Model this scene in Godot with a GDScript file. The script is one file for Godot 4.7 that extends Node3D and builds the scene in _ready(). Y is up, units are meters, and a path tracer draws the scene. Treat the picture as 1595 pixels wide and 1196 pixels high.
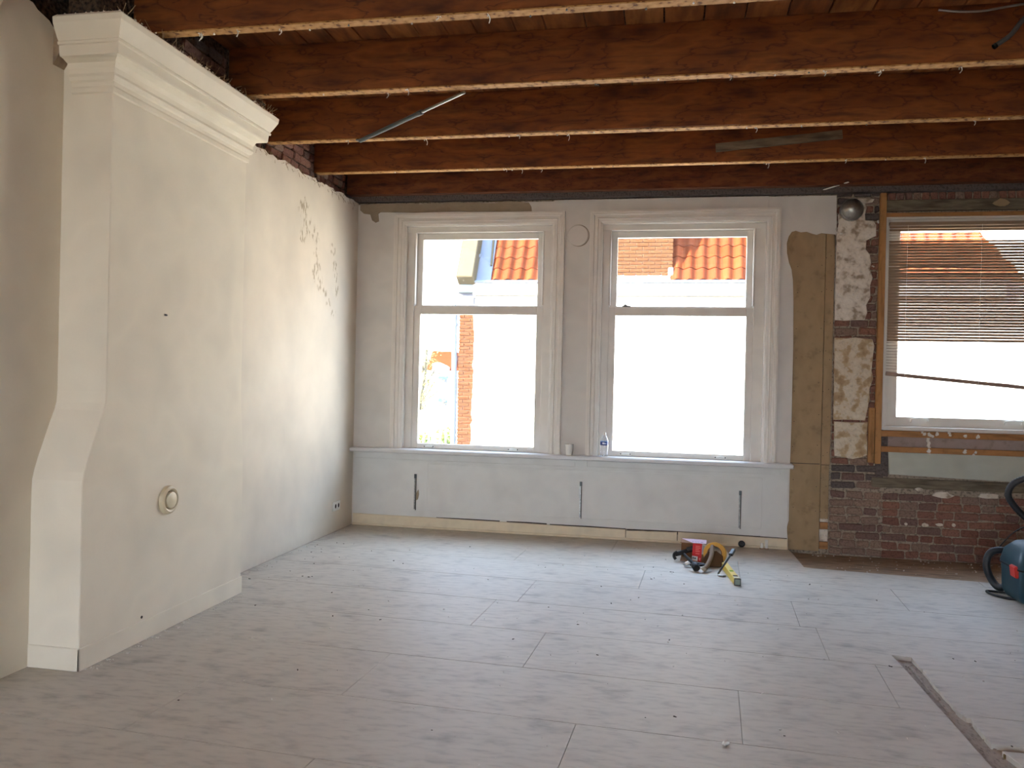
extends Node3D

var rng := RandomNumberGenerator.new()
var names := {}
var M := {}

# ------------------------------------------------------------------ naming helpers
func numbered(called: String, parent: Node) -> String:
	var key := str(parent.get_instance_id()) + "/" + called
	var n: int = names.get(key, 0)
	names[key] = n + 1
	return called if n == 0 else "%s_%03d" % [called, n]

func tag(o: Node, label: String, category := "", group := "", kind := "") -> Node:
	if label != "": o.set_meta("label", label)
	if category != "": o.set_meta("category", category)
	if group != "": o.set_meta("group", group)
	if kind != "": o.set_meta("kind", kind)
	return o

func holder(called: String, parent: Node = self, at := Vector3.ZERO, turn := 0.0) -> Node3D:
	var o := Node3D.new()
	o.name = numbered(called, parent)
	parent.add_child(o, true)
	o.position = at
	o.rotation.y = turn
	return o

func thing(called: String, label: String, category: String, at := Vector3.ZERO, turn := 0.0, group := "") -> Node3D:
	var o := holder(called, self, at, turn)
	tag(o, label, category, group)
	return o

func struct(called: String, label: String, category: String) -> Node3D:
	var o := holder(called, self)
	tag(o, label, category, "", "structure")
	return o

func put(called: String, st: SurfaceTool, m: Material, parent: Node) -> MeshInstance3D:
	st.generate_normals()
	return put_mesh(called, st.commit(), m, parent)

func put_mesh(called: String, mesh: Mesh, m: Material, parent: Node) -> MeshInstance3D:
	var o := MeshInstance3D.new()
	o.name = numbered(called, parent)
	o.mesh = mesh
	o.material_override = m
	parent.add_child(o, true)
	return o

# ------------------------------------------------------------------ geometry helpers
func surf() -> SurfaceTool:
	var st := SurfaceTool.new()
	st.begin(Mesh.PRIMITIVE_TRIANGLES)
	st.set_smooth_group(-1)
	return st

# triangle / quad whose visible side looks along "out"
func tri(st: SurfaceTool, a: Vector3, b: Vector3, c: Vector3, out: Vector3) -> void:
	if (b - a).cross(c - a).dot(out) > 0.0:
		st.add_vertex(a); st.add_vertex(c); st.add_vertex(b)
	else:
		st.add_vertex(a); st.add_vertex(b); st.add_vertex(c)

func quad(st: SurfaceTool, a: Vector3, b: Vector3, c: Vector3, d: Vector3, out: Vector3) -> void:
	tri(st, a, b, c, out)
	tri(st, a, c, d, out)

# chamfered box; jit moves its corners a little so that no two look alike
func cbox(st: SurfaceTool, xf: Transform3D, size: Vector3, b := 0.003, jit := 0.0) -> void:
	var h := size * 0.5
	b = minf(b, minf(h.x, minf(h.y, h.z)) * 0.6)
	var off := {}
	for sx in [-1, 1]:
		for sy in [-1, 1]:
			for sz in [-1, 1]:
				off[Vector3i(sx, sy, sz)] = Vector3(rng.randf_range(-jit, jit), rng.randf_range(-jit, jit), rng.randf_range(-jit, jit)) if jit > 0.0 else Vector3.ZERO
	# p(axis whose face the corner point lies on, corner sign)
	var p := func(axis: int, s: Vector3i) -> Vector3:
		var v := Vector3(s.x * (h.x - b), s.y * (h.y - b), s.z * (h.z - b))
		v[axis] = s[axis] * h[axis]
		return xf * (v + off[s])
	for i in 3:
		var j := (i + 1) % 3
		var k := (i + 2) % 3
		for s in [-1, 1]:
			var c := []
			for jk in [[-1, -1], [1, -1], [1, 1], [-1, 1]]:
				var sg := Vector3i()
				sg[i] = s; sg[j] = jk[0]; sg[k] = jk[1]
				c.append(p.call(i, sg))
			var o := Vector3(); o[i] = s
			quad(st, c[0], c[1], c[2], c[3], xf.basis * o)
			for t in [-1, 1]:   # edge between axes i and j, running along k
				var s0 := Vector3i(); s0[i] = s; s0[j] = t; s0[k] = -1
				var s1 := s0; s1[k] = 1
				var o2 := Vector3(); o2[i] = s; o2[j] = t
				quad(st, p.call(i, s0), p.call(j, s0), p.call(j, s1), p.call(i, s1), xf.basis * o2)
	for s in off.keys():
		tri(st, p.call(0, s), p.call(1, s), p.call(2, s), xf.basis * Vector3(s))

func abox(st: SurfaceTool, x0: float, x1: float, y0: float, y1: float, z0: float, z1: float, b := 0.002) -> void:
	cbox(st, Transform3D(Basis(), Vector3((x0 + x1) / 2, (y0 + y1) / 2, (z0 + z1) / 2)), Vector3(absf(x1 - x0), absf(y1 - y0), absf(z1 - z0)), b)

func boxpart(called: String, parent: Node, m: Material, x0: float, x1: float, y0: float, y1: float, z0: float, z1: float, b := 0.002) -> MeshInstance3D:
	var st := surf()
	abox(st, x0, x1, y0, y1, z0, z1, b)
	return put(called, st, m, parent)

# a bar with square section from a to b
func bar(st: SurfaceTool, a: Vector3, b: Vector3, w: float, t: float, up := Vector3.UP, bevel := 0.002) -> void:
	var z := (b - a).normalized()
	var x := up.cross(z)
	if x.length() < 0.01: x = Vector3.RIGHT.cross(z)
	x = x.normalized()
	var y := z.cross(x)
	cbox(st, Transform3D(Basis(x, y, z), (a + b) / 2), Vector3(w, t, (b - a).length()), bevel)

# prism over a polygon drawn in the xy plane of xf, from z = 0 to depth, with a small chamfer on the far face
func prism(st: SurfaceTool, poly: PackedVector2Array, xf: Transform3D, depth: float, bevel := 0.0, back := true, jit := 0.0) -> void:
	if Geometry2D.is_polygon_clockwise(poly):
		poly = poly.duplicate(); poly.reverse()
	var n := poly.size()
	var top := PackedVector2Array()
	for i in n:
		var e0 := (poly[i] - poly[(i + n - 1) % n]).normalized()
		var e1 := (poly[(i + 1) % n] - poly[i]).normalized()
		var inw := (Vector2(-e0.y, e0.x) + Vector2(-e1.y, e1.x))
		var l := inw.length()
		inw = inw / l if l > 0.05 else Vector2.ZERO
		top.append(poly[i] + inw * bevel * 1.15)
	var ids := Geometry2D.triangulate_polygon(top)
	if ids.is_empty():
		top = poly; ids = Geometry2D.triangulate_polygon(poly)
	var zt := []
	for i in n: zt.append(depth + (rng.randf_range(-jit, jit) if jit > 0 else 0.0))
	var P := func(v: Vector2, z: float) -> Vector3: return xf * Vector3(v.x, v.y, z)
	for i in range(0, ids.size(), 3):
		tri(st, P.call(top[ids[i]], zt[ids[i]]), P.call(top[ids[i + 1]], zt[ids[i + 1]]), P.call(top[ids[i + 2]], zt[ids[i + 2]]), xf.basis.z)
		if back:
			tri(st, P.call(poly[ids[i]], 0), P.call(poly[ids[i + 1]], 0), P.call(poly[ids[i + 2]], 0), -xf.basis.z)
	for i in n:
		var j := (i + 1) % n
		var e := (poly[j] - poly[i]).normalized()
		var o := xf.basis * Vector3(e.y, -e.x, 0)
		quad(st, P.call(poly[i], 0), P.call(poly[j], 0), P.call(poly[j], zt[j] - bevel), P.call(poly[i], zt[i] - bevel), o)
		if bevel > 0.0:
			quad(st, P.call(poly[i], zt[i] - bevel), P.call(poly[j], zt[j] - bevel), P.call(top[j], zt[j]), P.call(top[i], zt[i]), o + xf.basis.z)

# turned shape: profile of (radius, height), around the y axis of xf
func lathe(st: SurfaceTool, prof: Array, xf: Transform3D, seg := 24) -> void:
	var g := 1
	for k in prof.size() - 1:
		var p: Vector2 = prof[k]
		var q: Vector2 = prof[k + 1]
		if k > 0:
			var r: Vector2 = prof[k - 1]
			if absf((p - r).angle_to(q - p)) > 0.6: g += 1
		st.set_smooth_group(g)
		var d := (q - p).normalized()
		for i in seg:
			var a := TAU * i / seg
			var b := TAU * (i + 1) / seg
			var m := (a + b) / 2
			var out := Vector3(cos(m) * d.y, -d.x, sin(m) * d.y)
			var A := xf * Vector3(cos(a) * p.x, p.y, sin(a) * p.x)
			var B := xf * Vector3(cos(b) * p.x, p.y, sin(b) * p.x)
			var C := xf * Vector3(cos(b) * q.x, q.y, sin(b) * q.x)
			var D := xf * Vector3(cos(a) * q.x, q.y, sin(a) * q.x)
			if p.x < 1e-5: tri(st, A, C, D, xf.basis * out)
			elif q.x < 1e-5: tri(st, A, B, C, xf.basis * out)
			else: quad(st, A, B, C, D, xf.basis * out)
	st.set_smooth_group(-1)

# tube along points; radius may be modulated (corrugated hose)
func tube(st: SurfaceTool, pts: PackedVector3Array, r: float, seg := 10, corr := 0.0, flat_y := 1.0) -> void:
	var rings := []
	var up := Vector3(0.13, 0.97, 0.21).normalized()
	for i in pts.size():
		var d := (pts[mini(i + 1, pts.size() - 1)] - pts[maxi(i - 1, 0)]).normalized()
		var x := up.cross(d).normalized()
		var y := d.cross(x)
		up = y
		var ring := PackedVector3Array()
		var rr := r * (1.0 + (corr if i % 2 == 0 else -corr))
		for k in seg:
			var a := TAU * k / seg
			ring.append(pts[i] + x * cos(a) * rr + y * sin(a) * rr * flat_y)
		rings.append(ring)
	st.set_smooth_group(7)
	for i in pts.size() - 1:
		for k in seg:
			var l := (k + 1) % seg
			var a: Vector3 = rings[i][k]
			quad(st, a, rings[i][l], rings[i + 1][l], rings[i + 1][k], (a + rings[i][l]) * 0.5 - pts[i])
	st.set_smooth_group(-1)
	for e in [0, pts.size() - 1]:
		var o := pts[0] - pts[1] if e == 0 else pts[e] - pts[e - 1]
		for k in seg:
			tri(st, pts[e], rings[e][k], rings[e][(k + 1) % seg], o)

func spline(ctrl: Array, per := 10) -> PackedVector3Array:
	var c := Curve3D.new()
	for i in ctrl.size():
		var a: Vector3 = ctrl[maxi(i - 1, 0)]
		var b: Vector3 = ctrl[mini(i + 1, ctrl.size() - 1)]
		var t := (b - a) / 6.0
		c.add_point(ctrl[i], -t, t)
	var out := PackedVector3Array()
	var n := (ctrl.size() - 1) * per
	for i in n + 1: out.append(c.sample_baked(c.get_baked_length() * i / n, true))
	return out

# straight moulding from a to b; profile points are (s along side, h along out); the ends are cut by ma, mb per unit of s and na, nb per unit of h
func moulding(st: SurfaceTool, a: Vector3, b: Vector3, side: Vector3, out: Vector3, prof: Array, ma := 0.0, mb := 0.0, na := 0.0, nb := 0.0, caps := false) -> void:
	var d := (b - a).normalized()
	for k in prof.size() - 1:
		var p: Vector2 = prof[k]
		var q: Vector2 = prof[k + 1]
		var nrm := side * (p.y - q.y) + out * (q.x - p.x)
		quad(st, a + side * p.x + out * p.y + d * (p.x * ma + p.y * na), b + side * p.x + out * p.y - d * (p.x * mb + p.y * nb),
			b + side * q.x + out * q.y - d * (q.x * mb + q.y * nb), a + side * q.x + out * q.y + d * (q.x * ma + q.y * na), nrm if nrm.length() > 1e-6 else out)
	if caps:
		for e in 2:
			var poly := PackedVector2Array()
			for p in prof: poly.append(p)
			var ids := Geometry2D.triangulate_polygon(poly)
			var base := a if e == 0 else b
			for i in range(0, ids.size(), 3):
				var v := []
				for j in 3:
					var p: Vector2 = prof[ids[i + j]]
					v.append(base + side * p.x + out * p.y + (d * (p.x * ma + p.y * na) if e == 0 else -d * (p.x * mb + p.y * nb)))
				tri(st, v[0], v[1], v[2], -d if e == 0 else d)

func ragged(a: Vector2, b: Vector2, n: int, amp: float) -> Array:
	var r := []
	var e := (b - a).normalized()
	for i in range(1, n):
		r.append(a.lerp(b, (i + rng.randf_range(-0.3, 0.3)) / n) + Vector2(-e.y, e.x) * rng.randf_range(-amp, amp))
	return r

# ------------------------------------------------------------------ materials
func noise(seed_: int, freq: float, cols: Array, offs := [], oct := 4, size := 512, type := FastNoiseLite.TYPE_SIMPLEX_SMOOTH) -> NoiseTexture2D:
	var n := FastNoiseLite.new()
	n.seed = seed_; n.frequency = freq; n.noise_type = type; n.fractal_octaves = oct
	var t := NoiseTexture2D.new()
	t.width = size; t.height = size; t.seamless = true; t.noise = n
	if not cols.is_empty():
		var g := Gradient.new()
		var ps := PackedFloat32Array()
		for i in cols.size(): ps.append(offs[i] if offs.size() == cols.size() else float(i) / (cols.size() - 1))
		g.offsets = ps
		g.colors = PackedColorArray(cols)
		t.color_ramp = g
	return t

func G(v: float) -> Color: return Color(v, v, v)

func mat(c: Color, rough := 0.8, tex: Texture2D = null, scale := Vector3.ONE, bump: Texture2D = null, bump_cm := 0.1) -> StandardMaterial3D:
	var m := StandardMaterial3D.new()
	m.albedo_color = c; m.roughness = rough
	if tex or bump:
		m.uv1_triplanar = true; m.uv1_world_triplanar = true; m.uv1_scale = scale
	if tex: m.albedo_texture = tex
	if bump:
		m.heightmap_enabled = true; m.heightmap_texture = bump; m.heightmap_scale = bump_cm
	return m

func with_detail(m: StandardMaterial3D, tex: Texture2D, scale: Vector3) -> StandardMaterial3D:
	m.detail_enabled = true; m.detail_albedo = tex; m.detail_blend_mode = BaseMaterial3D.BLEND_MODE_MUL
	m.detail_uv_layer = BaseMaterial3D.DETAIL_UV_2; m.uv2_triplanar = true; m.uv2_world_triplanar = true; m.uv2_scale = scale
	return m

func make_materials() -> void:
	var fine := noise(11, 0.05, [], [], 4, 256)
	var grain := noise(12, 0.012, [G(0.7), G(0.9), G(1.0), G(0.82)], [0.0, 0.4, 0.6, 1.0], 5)
	var soft := noise(13, 0.006, [G(0.95), G(1.0), G(0.975)], [0.0, 0.55, 1.0], 3)
	M.plaster = mat(Color(0.915, 0.875, 0.79), 0.75, soft, Vector3(0.5, 0.5, 0.5), fine, 0.03)
	M.plaster_back = mat(Color(0.845, 0.825, 0.79), 0.7, soft, Vector3(0.6, 0.6, 0.6), fine, 0.03)
	M.paint = mat(Color(0.88, 0.855, 0.81), 0.45, soft, Vector3(0.8, 0.8, 0.8))
	M.apron = mat(Color(0.855, 0.85, 0.825), 0.5, soft, Vector3(0.7, 0.7, 0.7))
	M.sill = mat(Color(0.83, 0.825, 0.815), 0.3, soft, Vector3(0.7, 0.7, 0.7))
	M.base = mat(Color(0.88, 0.82, 0.70), 0.5, soft, Vector3(1.5, 1.5, 1.5))
	var streak := noise(21, 0.02, [G(0.85), G(0.95), G(0.985), G(1.0)], [0.0, 0.33, 0.55, 1.0], 7, 1024)
	var speck := noise(22, 0.02, [G(0.86), G(0.975), G(1.0)], [0.05, 0.33, 1.0], 7)
	M.floor = with_detail(mat(Color(0.785, 0.755, 0.70), 0.6, streak, Vector3(0.33, 0.33, 0.95), fine, 0.04), speck, Vector3(0.27, 0.27, 0.42))
	M.subfloor = mat(Color(0.66, 0.57, 0.47), 0.9, grain, Vector3(0.5, 1.0, 2.0), fine, 0.2)
	M.trench = mat(Color(0.70, 0.655, 0.605), 0.95, noise(25, 0.03, [G(0.6), G(0.93), G(1.0)], [0.0, 0.35, 1.0], 5), Vector3(3, 3, 1.2), fine, 0.3)
	M.chip = mat(Color(0.52, 0.42, 0.24), 0.9, grain, Vector3(3, 8, 3))
	# old beams: reddish brown, stained by water, streaked along x
	var beam_tex := noise(31, 0.007, [Color(0.46, 0.31, 0.19), Color(0.72, 0.51, 0.31), Color(0.76, 0.54, 0.33), Color(0.54, 0.36, 0.22), Color(0.72, 0.51, 0.31), Color(0.84, 0.63, 0.40), Color(0.68, 0.48, 0.29)], [0.05, 0.32, 0.44, 0.46, 0.49, 0.66, 0.95], 5, 1024)
	var streaks := noise(32, 0.01, [G(0.66), G(0.95), G(1.0)], [0.0, 0.4, 1.0], 5)
	M.beam = with_detail(mat(Color(0.66, 0.51, 0.345), 0.8, beam_tex, Vector3(0.22, 0.7, 0.7), streaks, 0.3), streaks, Vector3(0.25, 3.0, 3.0))
	M.beam_dark = with_detail(mat(Color(0.56, 0.42, 0.33), 0.85, beam_tex, Vector3(0.35, 1.1, 1.1), streaks, 0.3), streaks, Vector3(0.25, 3.0, 3.0))
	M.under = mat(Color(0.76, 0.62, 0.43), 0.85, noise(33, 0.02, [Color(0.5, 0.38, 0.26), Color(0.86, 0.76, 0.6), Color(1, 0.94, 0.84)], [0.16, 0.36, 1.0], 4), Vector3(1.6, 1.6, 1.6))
	M.plank = []
	for i in 3:
		M.plank.append(with_detail(mat([Color(0.66, 0.40, 0.21), Color(0.58, 0.34, 0.17), Color(0.70, 0.45, 0.25)][i], 0.85, grain, Vector3(1.6, 1.6, 0.25)), speck, Vector3(0.8, 0.8, 0.8)))
	M.lath = with_detail(mat(Color(0.74, 0.54, 0.33), 0.75, noise(35, 0.012, [G(0.72), G(0.95), G(1.0)], [0.0, 0.4, 1.0], 4), Vector3(2, 0.3, 2)), speck, Vector3(1.2, 1.2, 1.2))
	M.lath_h = with_detail(mat(Color(0.72, 0.51, 0.31), 0.75, noise(36, 0.012, [G(0.7), G(0.95), G(1.0)], [0.0, 0.4, 1.0], 4), Vector3(0.3, 2, 2)), speck, Vector3(1.2, 1.2, 1.2))
	M.old_timber = with_detail(mat(Color(0.52, 0.47, 0.39), 0.95, grain, Vector3(0.4, 2.4, 2.4), streaks, 0.5), streaks, Vector3(0.4, 4.0, 4.0))
	M.board = with_detail(mat(Color(0.665, 0.565, 0.425), 0.85, noise(37, 0.008, [G(0.9), G(1.0), G(0.95)], [], 4), Vector3(0.8, 0.4, 0.8)), speck, Vector3(0.7, 0.7, 0.7))
	M.pale_board = with_detail(mat(Color(0.76, 0.77, 0.71), 0.7, soft, Vector3(0.5, 1.2, 1.0)), soft, Vector3(0.9, 0.9, 0.9))
	M.pink_board = with_detail(mat(Color(0.66, 0.58, 0.54), 0.75, soft, Vector3(1, 1, 1)), speck, Vector3(1, 1, 1))
	var brick_tex := noise(41, 0.03, [G(0.68), G(0.92), G(1.0), G(0.85)], [0.05, 0.4, 0.65, 1.0], 5)
	M.brick = []
	for c in [Color(0.56, 0.40, 0.34), Color(0.52, 0.36, 0.305), Color(0.59, 0.42, 0.35), Color(0.50, 0.39, 0.35), Color(0.57, 0.47, 0.41)]:
		M.brick.append(mat(c, 0.95, brick_tex, Vector3(2.5, 2.5, 2.5), fine, 0.4))
	M.brick_dusty = mat(Color(0.60, 0.50, 0.43), 0.95, brick_tex, Vector3(2.5, 2.5, 2.5), fine, 0.4)
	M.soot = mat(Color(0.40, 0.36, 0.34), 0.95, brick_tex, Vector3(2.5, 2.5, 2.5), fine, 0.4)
	M.mortar = mat(Color(0.70, 0.64, 0.56), 1.0, noise(43, 0.03, [G(0.55), G(0.88), G(1.0)], [0.1, 0.4, 1.0], 5), Vector3(2, 2, 2), fine, 0.8)
	M.rubble = mat(Color(0.42, 0.34, 0.27), 1.0, noise(44, 0.03, [G(0.35), G(0.8), G(1.0)], [0.1, 0.45, 1.0], 5), Vector3(2, 2, 2), fine, 1.2)
	M.patch = with_detail(mat(Color(0.94, 0.91, 0.86), 0.9, noise(45, 0.012, [Color(0.66, 0.60, 0.53), Color(0.93, 0.915, 0.89), Color(1, 1, 1)], [0.15, 0.42, 1.0], 6), Vector3(1.2, 1.2, 1.2), fine, 0.5), speck, Vector3(2, 2, 2))
	M.patch_old = with_detail(mat(Color(0.88, 0.84, 0.76), 0.9, noise(46, 0.012, [Color(0.78, 0.69, 0.58), Color(0.87, 0.80, 0.70), Color(0.95, 0.93, 0.9), Color(1, 1, 1)], [0.2, 0.40, 0.50, 1.0], 7), Vector3(1.1, 1.1, 1.1), fine, 0.6), speck, Vector3(2, 2, 2))
	M.skim = mat(Color(0.62, 0.56, 0.47), 0.9, soft, Vector3(1.2, 1.2, 1.2), fine, 0.3)
	M.steel = mat(Color(0.62, 0.63, 0.63), 0.35); M.steel.metallic = 0.9
	M.galv = mat(Color(0.72, 0.73, 0.71), 0.33, noise(51, 0.02, [G(0.7), G(1.0)], [], 3), Vector3(3, 3, 3)); M.galv.metallic = 0.85
	M.dark_metal = mat(Color(0.36, 0.38, 0.38), 0.5); M.dark_metal.metallic = 0.5
	M.white_plastic = mat(Color(0.93, 0.92, 0.88), 0.35)
	M.cream = mat(Color(0.84, 0.79, 0.66), 0.4)
	M.black = mat(Color(0.055, 0.06, 0.065), 0.6)
	M.hole = mat(Color(0.05, 0.045, 0.04), 1.0)
	M.hose = mat(Color(0.11, 0.125, 0.14), 0.5)
	M.teal = mat(Color(0.07, 0.22, 0.26), 0.45)
	M.red = mat(Color(0.80, 0.20, 0.17), 0.45)
	M.slat = mat(Color(0.60, 0.51, 0.42), 0.4)
	M.straw = mat(Color(0.60, 0.50, 0.36), 0.9)
	M.crumb = mat(Color(0.86, 0.84, 0.80), 0.9)
	M.dirt = mat(Color(0.29, 0.26, 0.235), 0.95)
	M.glass = StandardMaterial3D.new()
	M.glass.transparency = BaseMaterial3D.TRANSPARENCY_ALPHA
	M.glass.albedo_color = Color(0.95, 0.98, 0.97, 0.04); M.glass.roughness = 0.0; M.glass.metallic_specular = 0.5
	# outside
	M.render_white = mat(Color(0.95, 0.945, 0.92), 0.9)
	M.zinc = mat(Color(0.33, 0.36, 0.40), 0.5)
	M.tile = []
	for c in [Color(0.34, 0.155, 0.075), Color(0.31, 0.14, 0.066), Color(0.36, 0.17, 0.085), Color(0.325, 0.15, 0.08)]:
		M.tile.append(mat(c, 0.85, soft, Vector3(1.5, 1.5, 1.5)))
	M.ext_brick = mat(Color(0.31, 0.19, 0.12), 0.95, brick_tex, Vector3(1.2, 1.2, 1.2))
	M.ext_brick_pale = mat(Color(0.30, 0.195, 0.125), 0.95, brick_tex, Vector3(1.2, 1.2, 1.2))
	M.ext_mortar = mat(Color(0.46, 0.35, 0.26), 1.0)
	M.stone = mat(Color(0.28, 0.255, 0.20), 0.95, soft, Vector3(3, 3, 3))
	M.lead = mat(Color(0.30, 0.325, 0.37), 0.7, soft, Vector3(3, 3, 3))
	M.leaf = mat(Color(0.33, 0.40, 0.14), 0.7); M.leaf.backlight_enabled = true; M.leaf.backlight = Color(0.35, 0.4, 0.12)
	M.leaf_tree = mat(Color(0.44, 0.41, 0.22), 0.8); M.leaf_tree.backlight_enabled = true; M.leaf_tree.backlight = Color(0.35, 0.35, 0.12)
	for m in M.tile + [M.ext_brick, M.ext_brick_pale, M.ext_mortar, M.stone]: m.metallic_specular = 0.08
	M.bark = mat(Color(0.30, 0.28, 0.22), 0.95)
	M.ground = mat(Color(0.55, 0.53, 0.50), 0.95, soft, Vector3(0.3, 0.3, 0.3))
	M.pane_dark = mat(Color(0.27, 0.29, 0.32), 0.1)
	M.blue = mat(Color(0.06, 0.28, 0.46), 0.8)

# ------------------------------------------------------------------ bricks
var brick_meshes := {}
func brick_mesh(lc: int, hc: int, v: int) -> Mesh:
	var key := Vector3i(lc, hc, v)
	if not brick_meshes.has(key):
		var st := surf()
		cbox(st, Transform3D(Basis(), Vector3(0, 0, -0.012)), Vector3(lc / 1000.0, hc / 1000.0, 0.05), 0.009, 0.006)
		st.generate_normals()
		brick_meshes[key] = st.commit()
	return brick_meshes[key]

# courses of single bricks on the plane given by xf (x along, y up, z out of the wall); skip(poly) hides what the plaster covers
func courses(parent: Node, xf: Transform3D, x0: float, x1: float, y0: float, y1: float, pitch: float, lens: Array, mats: Array, covered: Array, soot_above := 99.0, out := 0.0) -> void:
	var y := y0
	var row := 0
	while y + pitch * 0.5 < y1:
		var x := x0 - (0.0 if row % 2 == 0 else 0.07)
		while x < x1 - 0.02:
			var lc: int = lens[rng.randi() % lens.size()]
			var a := maxf(x, x0)
			var b := minf(x + lc / 1000.0, x1)
			if b - a > 0.03:
				var l := int(round((b - a) * 1000.0 / 5.0) * 5.0)
				var hidden := false
				for poly in covered:
					var ins := true
					for c in [Vector2(a, y), Vector2(b, y), Vector2(a, y + pitch), Vector2(b, y + pitch)]:
						if not Geometry2D.is_point_in_polygon(c, poly): ins = false
					if ins: hidden = true
				if not hidden:
					var o := put_mesh("brick", brick_mesh(l, int(pitch * 1000) - 12, rng.randi() % 3), M.soot if y > soot_above and rng.randf() < 0.7 else mats[rng.randi() % mats.size()], parent)
					o.transform = xf * Transform3D(Basis.from_euler(Vector3(rng.randf_range(-0.02, 0.02), rng.randf_range(-0.02, 0.02), rng.randf_range(-0.022, 0.022))), Vector3((a + b) / 2, y + pitch / 2 + rng.randf_range(-0.003, 0.003), out + rng.randf_range(-0.006, 0.005)))
			x = maxf(x, x0) + (b - a) + 0.011 if b - a > 0.0 else x + 0.1
		y += pitch
		row += 1

func joined_bricks(st: SurfaceTool, xf: Transform3D, x0: float, x1: float, y0: float, y1: float, l: float, h: float, ragged_right := 0.0) -> void:
	var y := y0
	var row := 0
	while y < y1:
		var xe := x1 + (rng.randf_range(-ragged_right, ragged_right) if ragged_right > 0 else 0.0)
		var x := x0 - (0.0 if row % 2 == 0 else l * 0.5)
		while x < xe:
			var a := maxf(x, x0)
			var b := minf(x + l - 0.012, xe)
			if b - a > 0.02:
				cbox(st, xf * Transform3D(Basis(), Vector3((a + b) / 2, y + h / 2, rng.randf_range(-0.003, 0.003))), Vector3(b - a, h - 0.012, 0.03), 0.004)
			x += l
		y += h
		row += 1

# ------------------------------------------------------------------ room
func build_floor() -> void:
	var fl := struct("floor", "floor of large grey-white dusty boards with fine joints", "floor")
	boxpart("subfloor", fl, M.subfloor, -0.15, 9.6, -0.25, -0.034, -0.3, 11.7, 0.0)
	# area covered by the pale boards: all but the bare strip under the blind window, the cut trench and the cross cut
	var area := PackedVector2Array([Vector2(0.002, 0.004), Vector2(4.29, 0.004), Vector2(4.297, 0.124), Vector2(4.309, 0.74), Vector2(4.36, 0.765), Vector2(5.26, 0.857), Vector2(5.95, 0.93), Vector2(9.45, 1.28), Vector2(9.45, 11.45), Vector2(0.002, 11.45)])
	var chim := PackedVector2Array([Vector2(-0.1, 2.745), Vector2(0.292, 2.745), Vector2(0.292, 4.325), Vector2(-0.1, 4.325)])
	var tr := PackedVector2Array([Vector2(4.432, 2.985), Vector2(4.532, 3.0), Vector2(4.527, 3.15), Vector2(4.535, 3.2), Vector2(4.522, 3.4)])
	tr.append_array(PackedVector2Array(ragged(Vector2(4.522, 3.4), Vector2(4.520, 3.78), 6, 0.004)))
	tr.append_array(PackedVector2Array([Vector2(4.527, 3.80), Vector2(4.537, 3.845), Vector2(4.556, 3.85), Vector2(4.548, 3.92), Vector2(4.542, 4.125), Vector2(5.6, 4.16), Vector2(5.6, 4.215), Vector2(4.562, 4.19), Vector2(4.585, 4.3), Vector2(4.6, 4.75), Vector2(4.478, 4.75), Vector2(4.462, 4.4)]))
	tr.append_array(PackedVector2Array(ragged(Vector2(4.462, 4.4), Vector2(4.437, 3.0), 8, 0.002)))
	var dir := Vector2(1, 0.053).normalized()
	var nrm := Vector2(-dir.y, dir.x)
	for k in range(-8, 13):
		var base := Vector2(1.7, 4.29 + 0.623 * k)
		var joints := [-2.6 + fmod(absf(k * 0.77), 1.8)]
		if k == 0: joints = [-0.735 - 1.83, -0.735, 1.09, 2.92]
		elif k == -3: joints = [-2.9 + 1.46, 0.33, 2.4]
		elif k == 1: joints = [-1.7, 0.12, 1.95]
		while joints[-1] < 8.5: joints.append(joints[-1] + 1.83)
		var start := -2.5
		for j in joints:
			var p0: Vector2 = base + dir * start
			var p1: Vector2 = base + dir * j
			start = j
			var g := 0.0011
			var cell := PackedVector2Array([p0 + dir * g + nrm * g * 2.6, p1 - dir * g + nrm * g * 2.6, p1 - dir * g + nrm * (0.623 - g * 2.6), p0 + dir * g + nrm * (0.623 - g * 2.6)])
			for c in Geometry2D.intersect_polygons(cell, area):
				for d in Geometry2D.clip_polygons(c, chim):
					for e in Geometry2D.clip_polygons(d, tr):
						if Geometry2D.is_polygon_clockwise(e) == Geometry2D.is_polygon_clockwise(cell) and e.size() > 2:
							var flip := PackedVector2Array()
							for v in e: flip.append(Vector2(v.x, -v.y))
							var st := surf()
							prism(st, flip, Transform3D(Basis(Vector3.RIGHT, Vector3.BACK * -1.0, Vector3.UP), Vector3(0, -0.033, 0)), 0.033 + rng.randf_range(-0.0004, 0.0004), 0.0012, false)
							put("floor_board", st, M.floor, fl)
	# dusty bottom of the trench
	var tb := surf()
	abox(tb, 4.41, 4.62, -0.034, -0.024, 2.97, 4.76, 0.001)
	abox(tb, 4.49, 4.53, -0.024, -0.017, 3.1, 3.75, 0.003)
	for i in 60:
		var z := rng.randf_range(3.05, 4.7)
		cbox(tb, Transform3D(Basis.from_euler(Vector3(rng.randf(), rng.randf() * 6, rng.randf())), Vector3(4.53 + (z - 3.0) * 0.03 - rng.randf() * 0.06, -0.022, z)), Vector3(0.012, 0.006, 0.009) * rng.randf_range(0.4, 1.2), 0.001)
	put("trench_bed", tb, M.trench, fl)
	var ce := surf()
	abox(ce, 4.56, 5.6, -0.033, -0.006, 4.205, 4.216, 0.001)
	put("chipboard_edge", ce, M.chip, fl)

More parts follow.
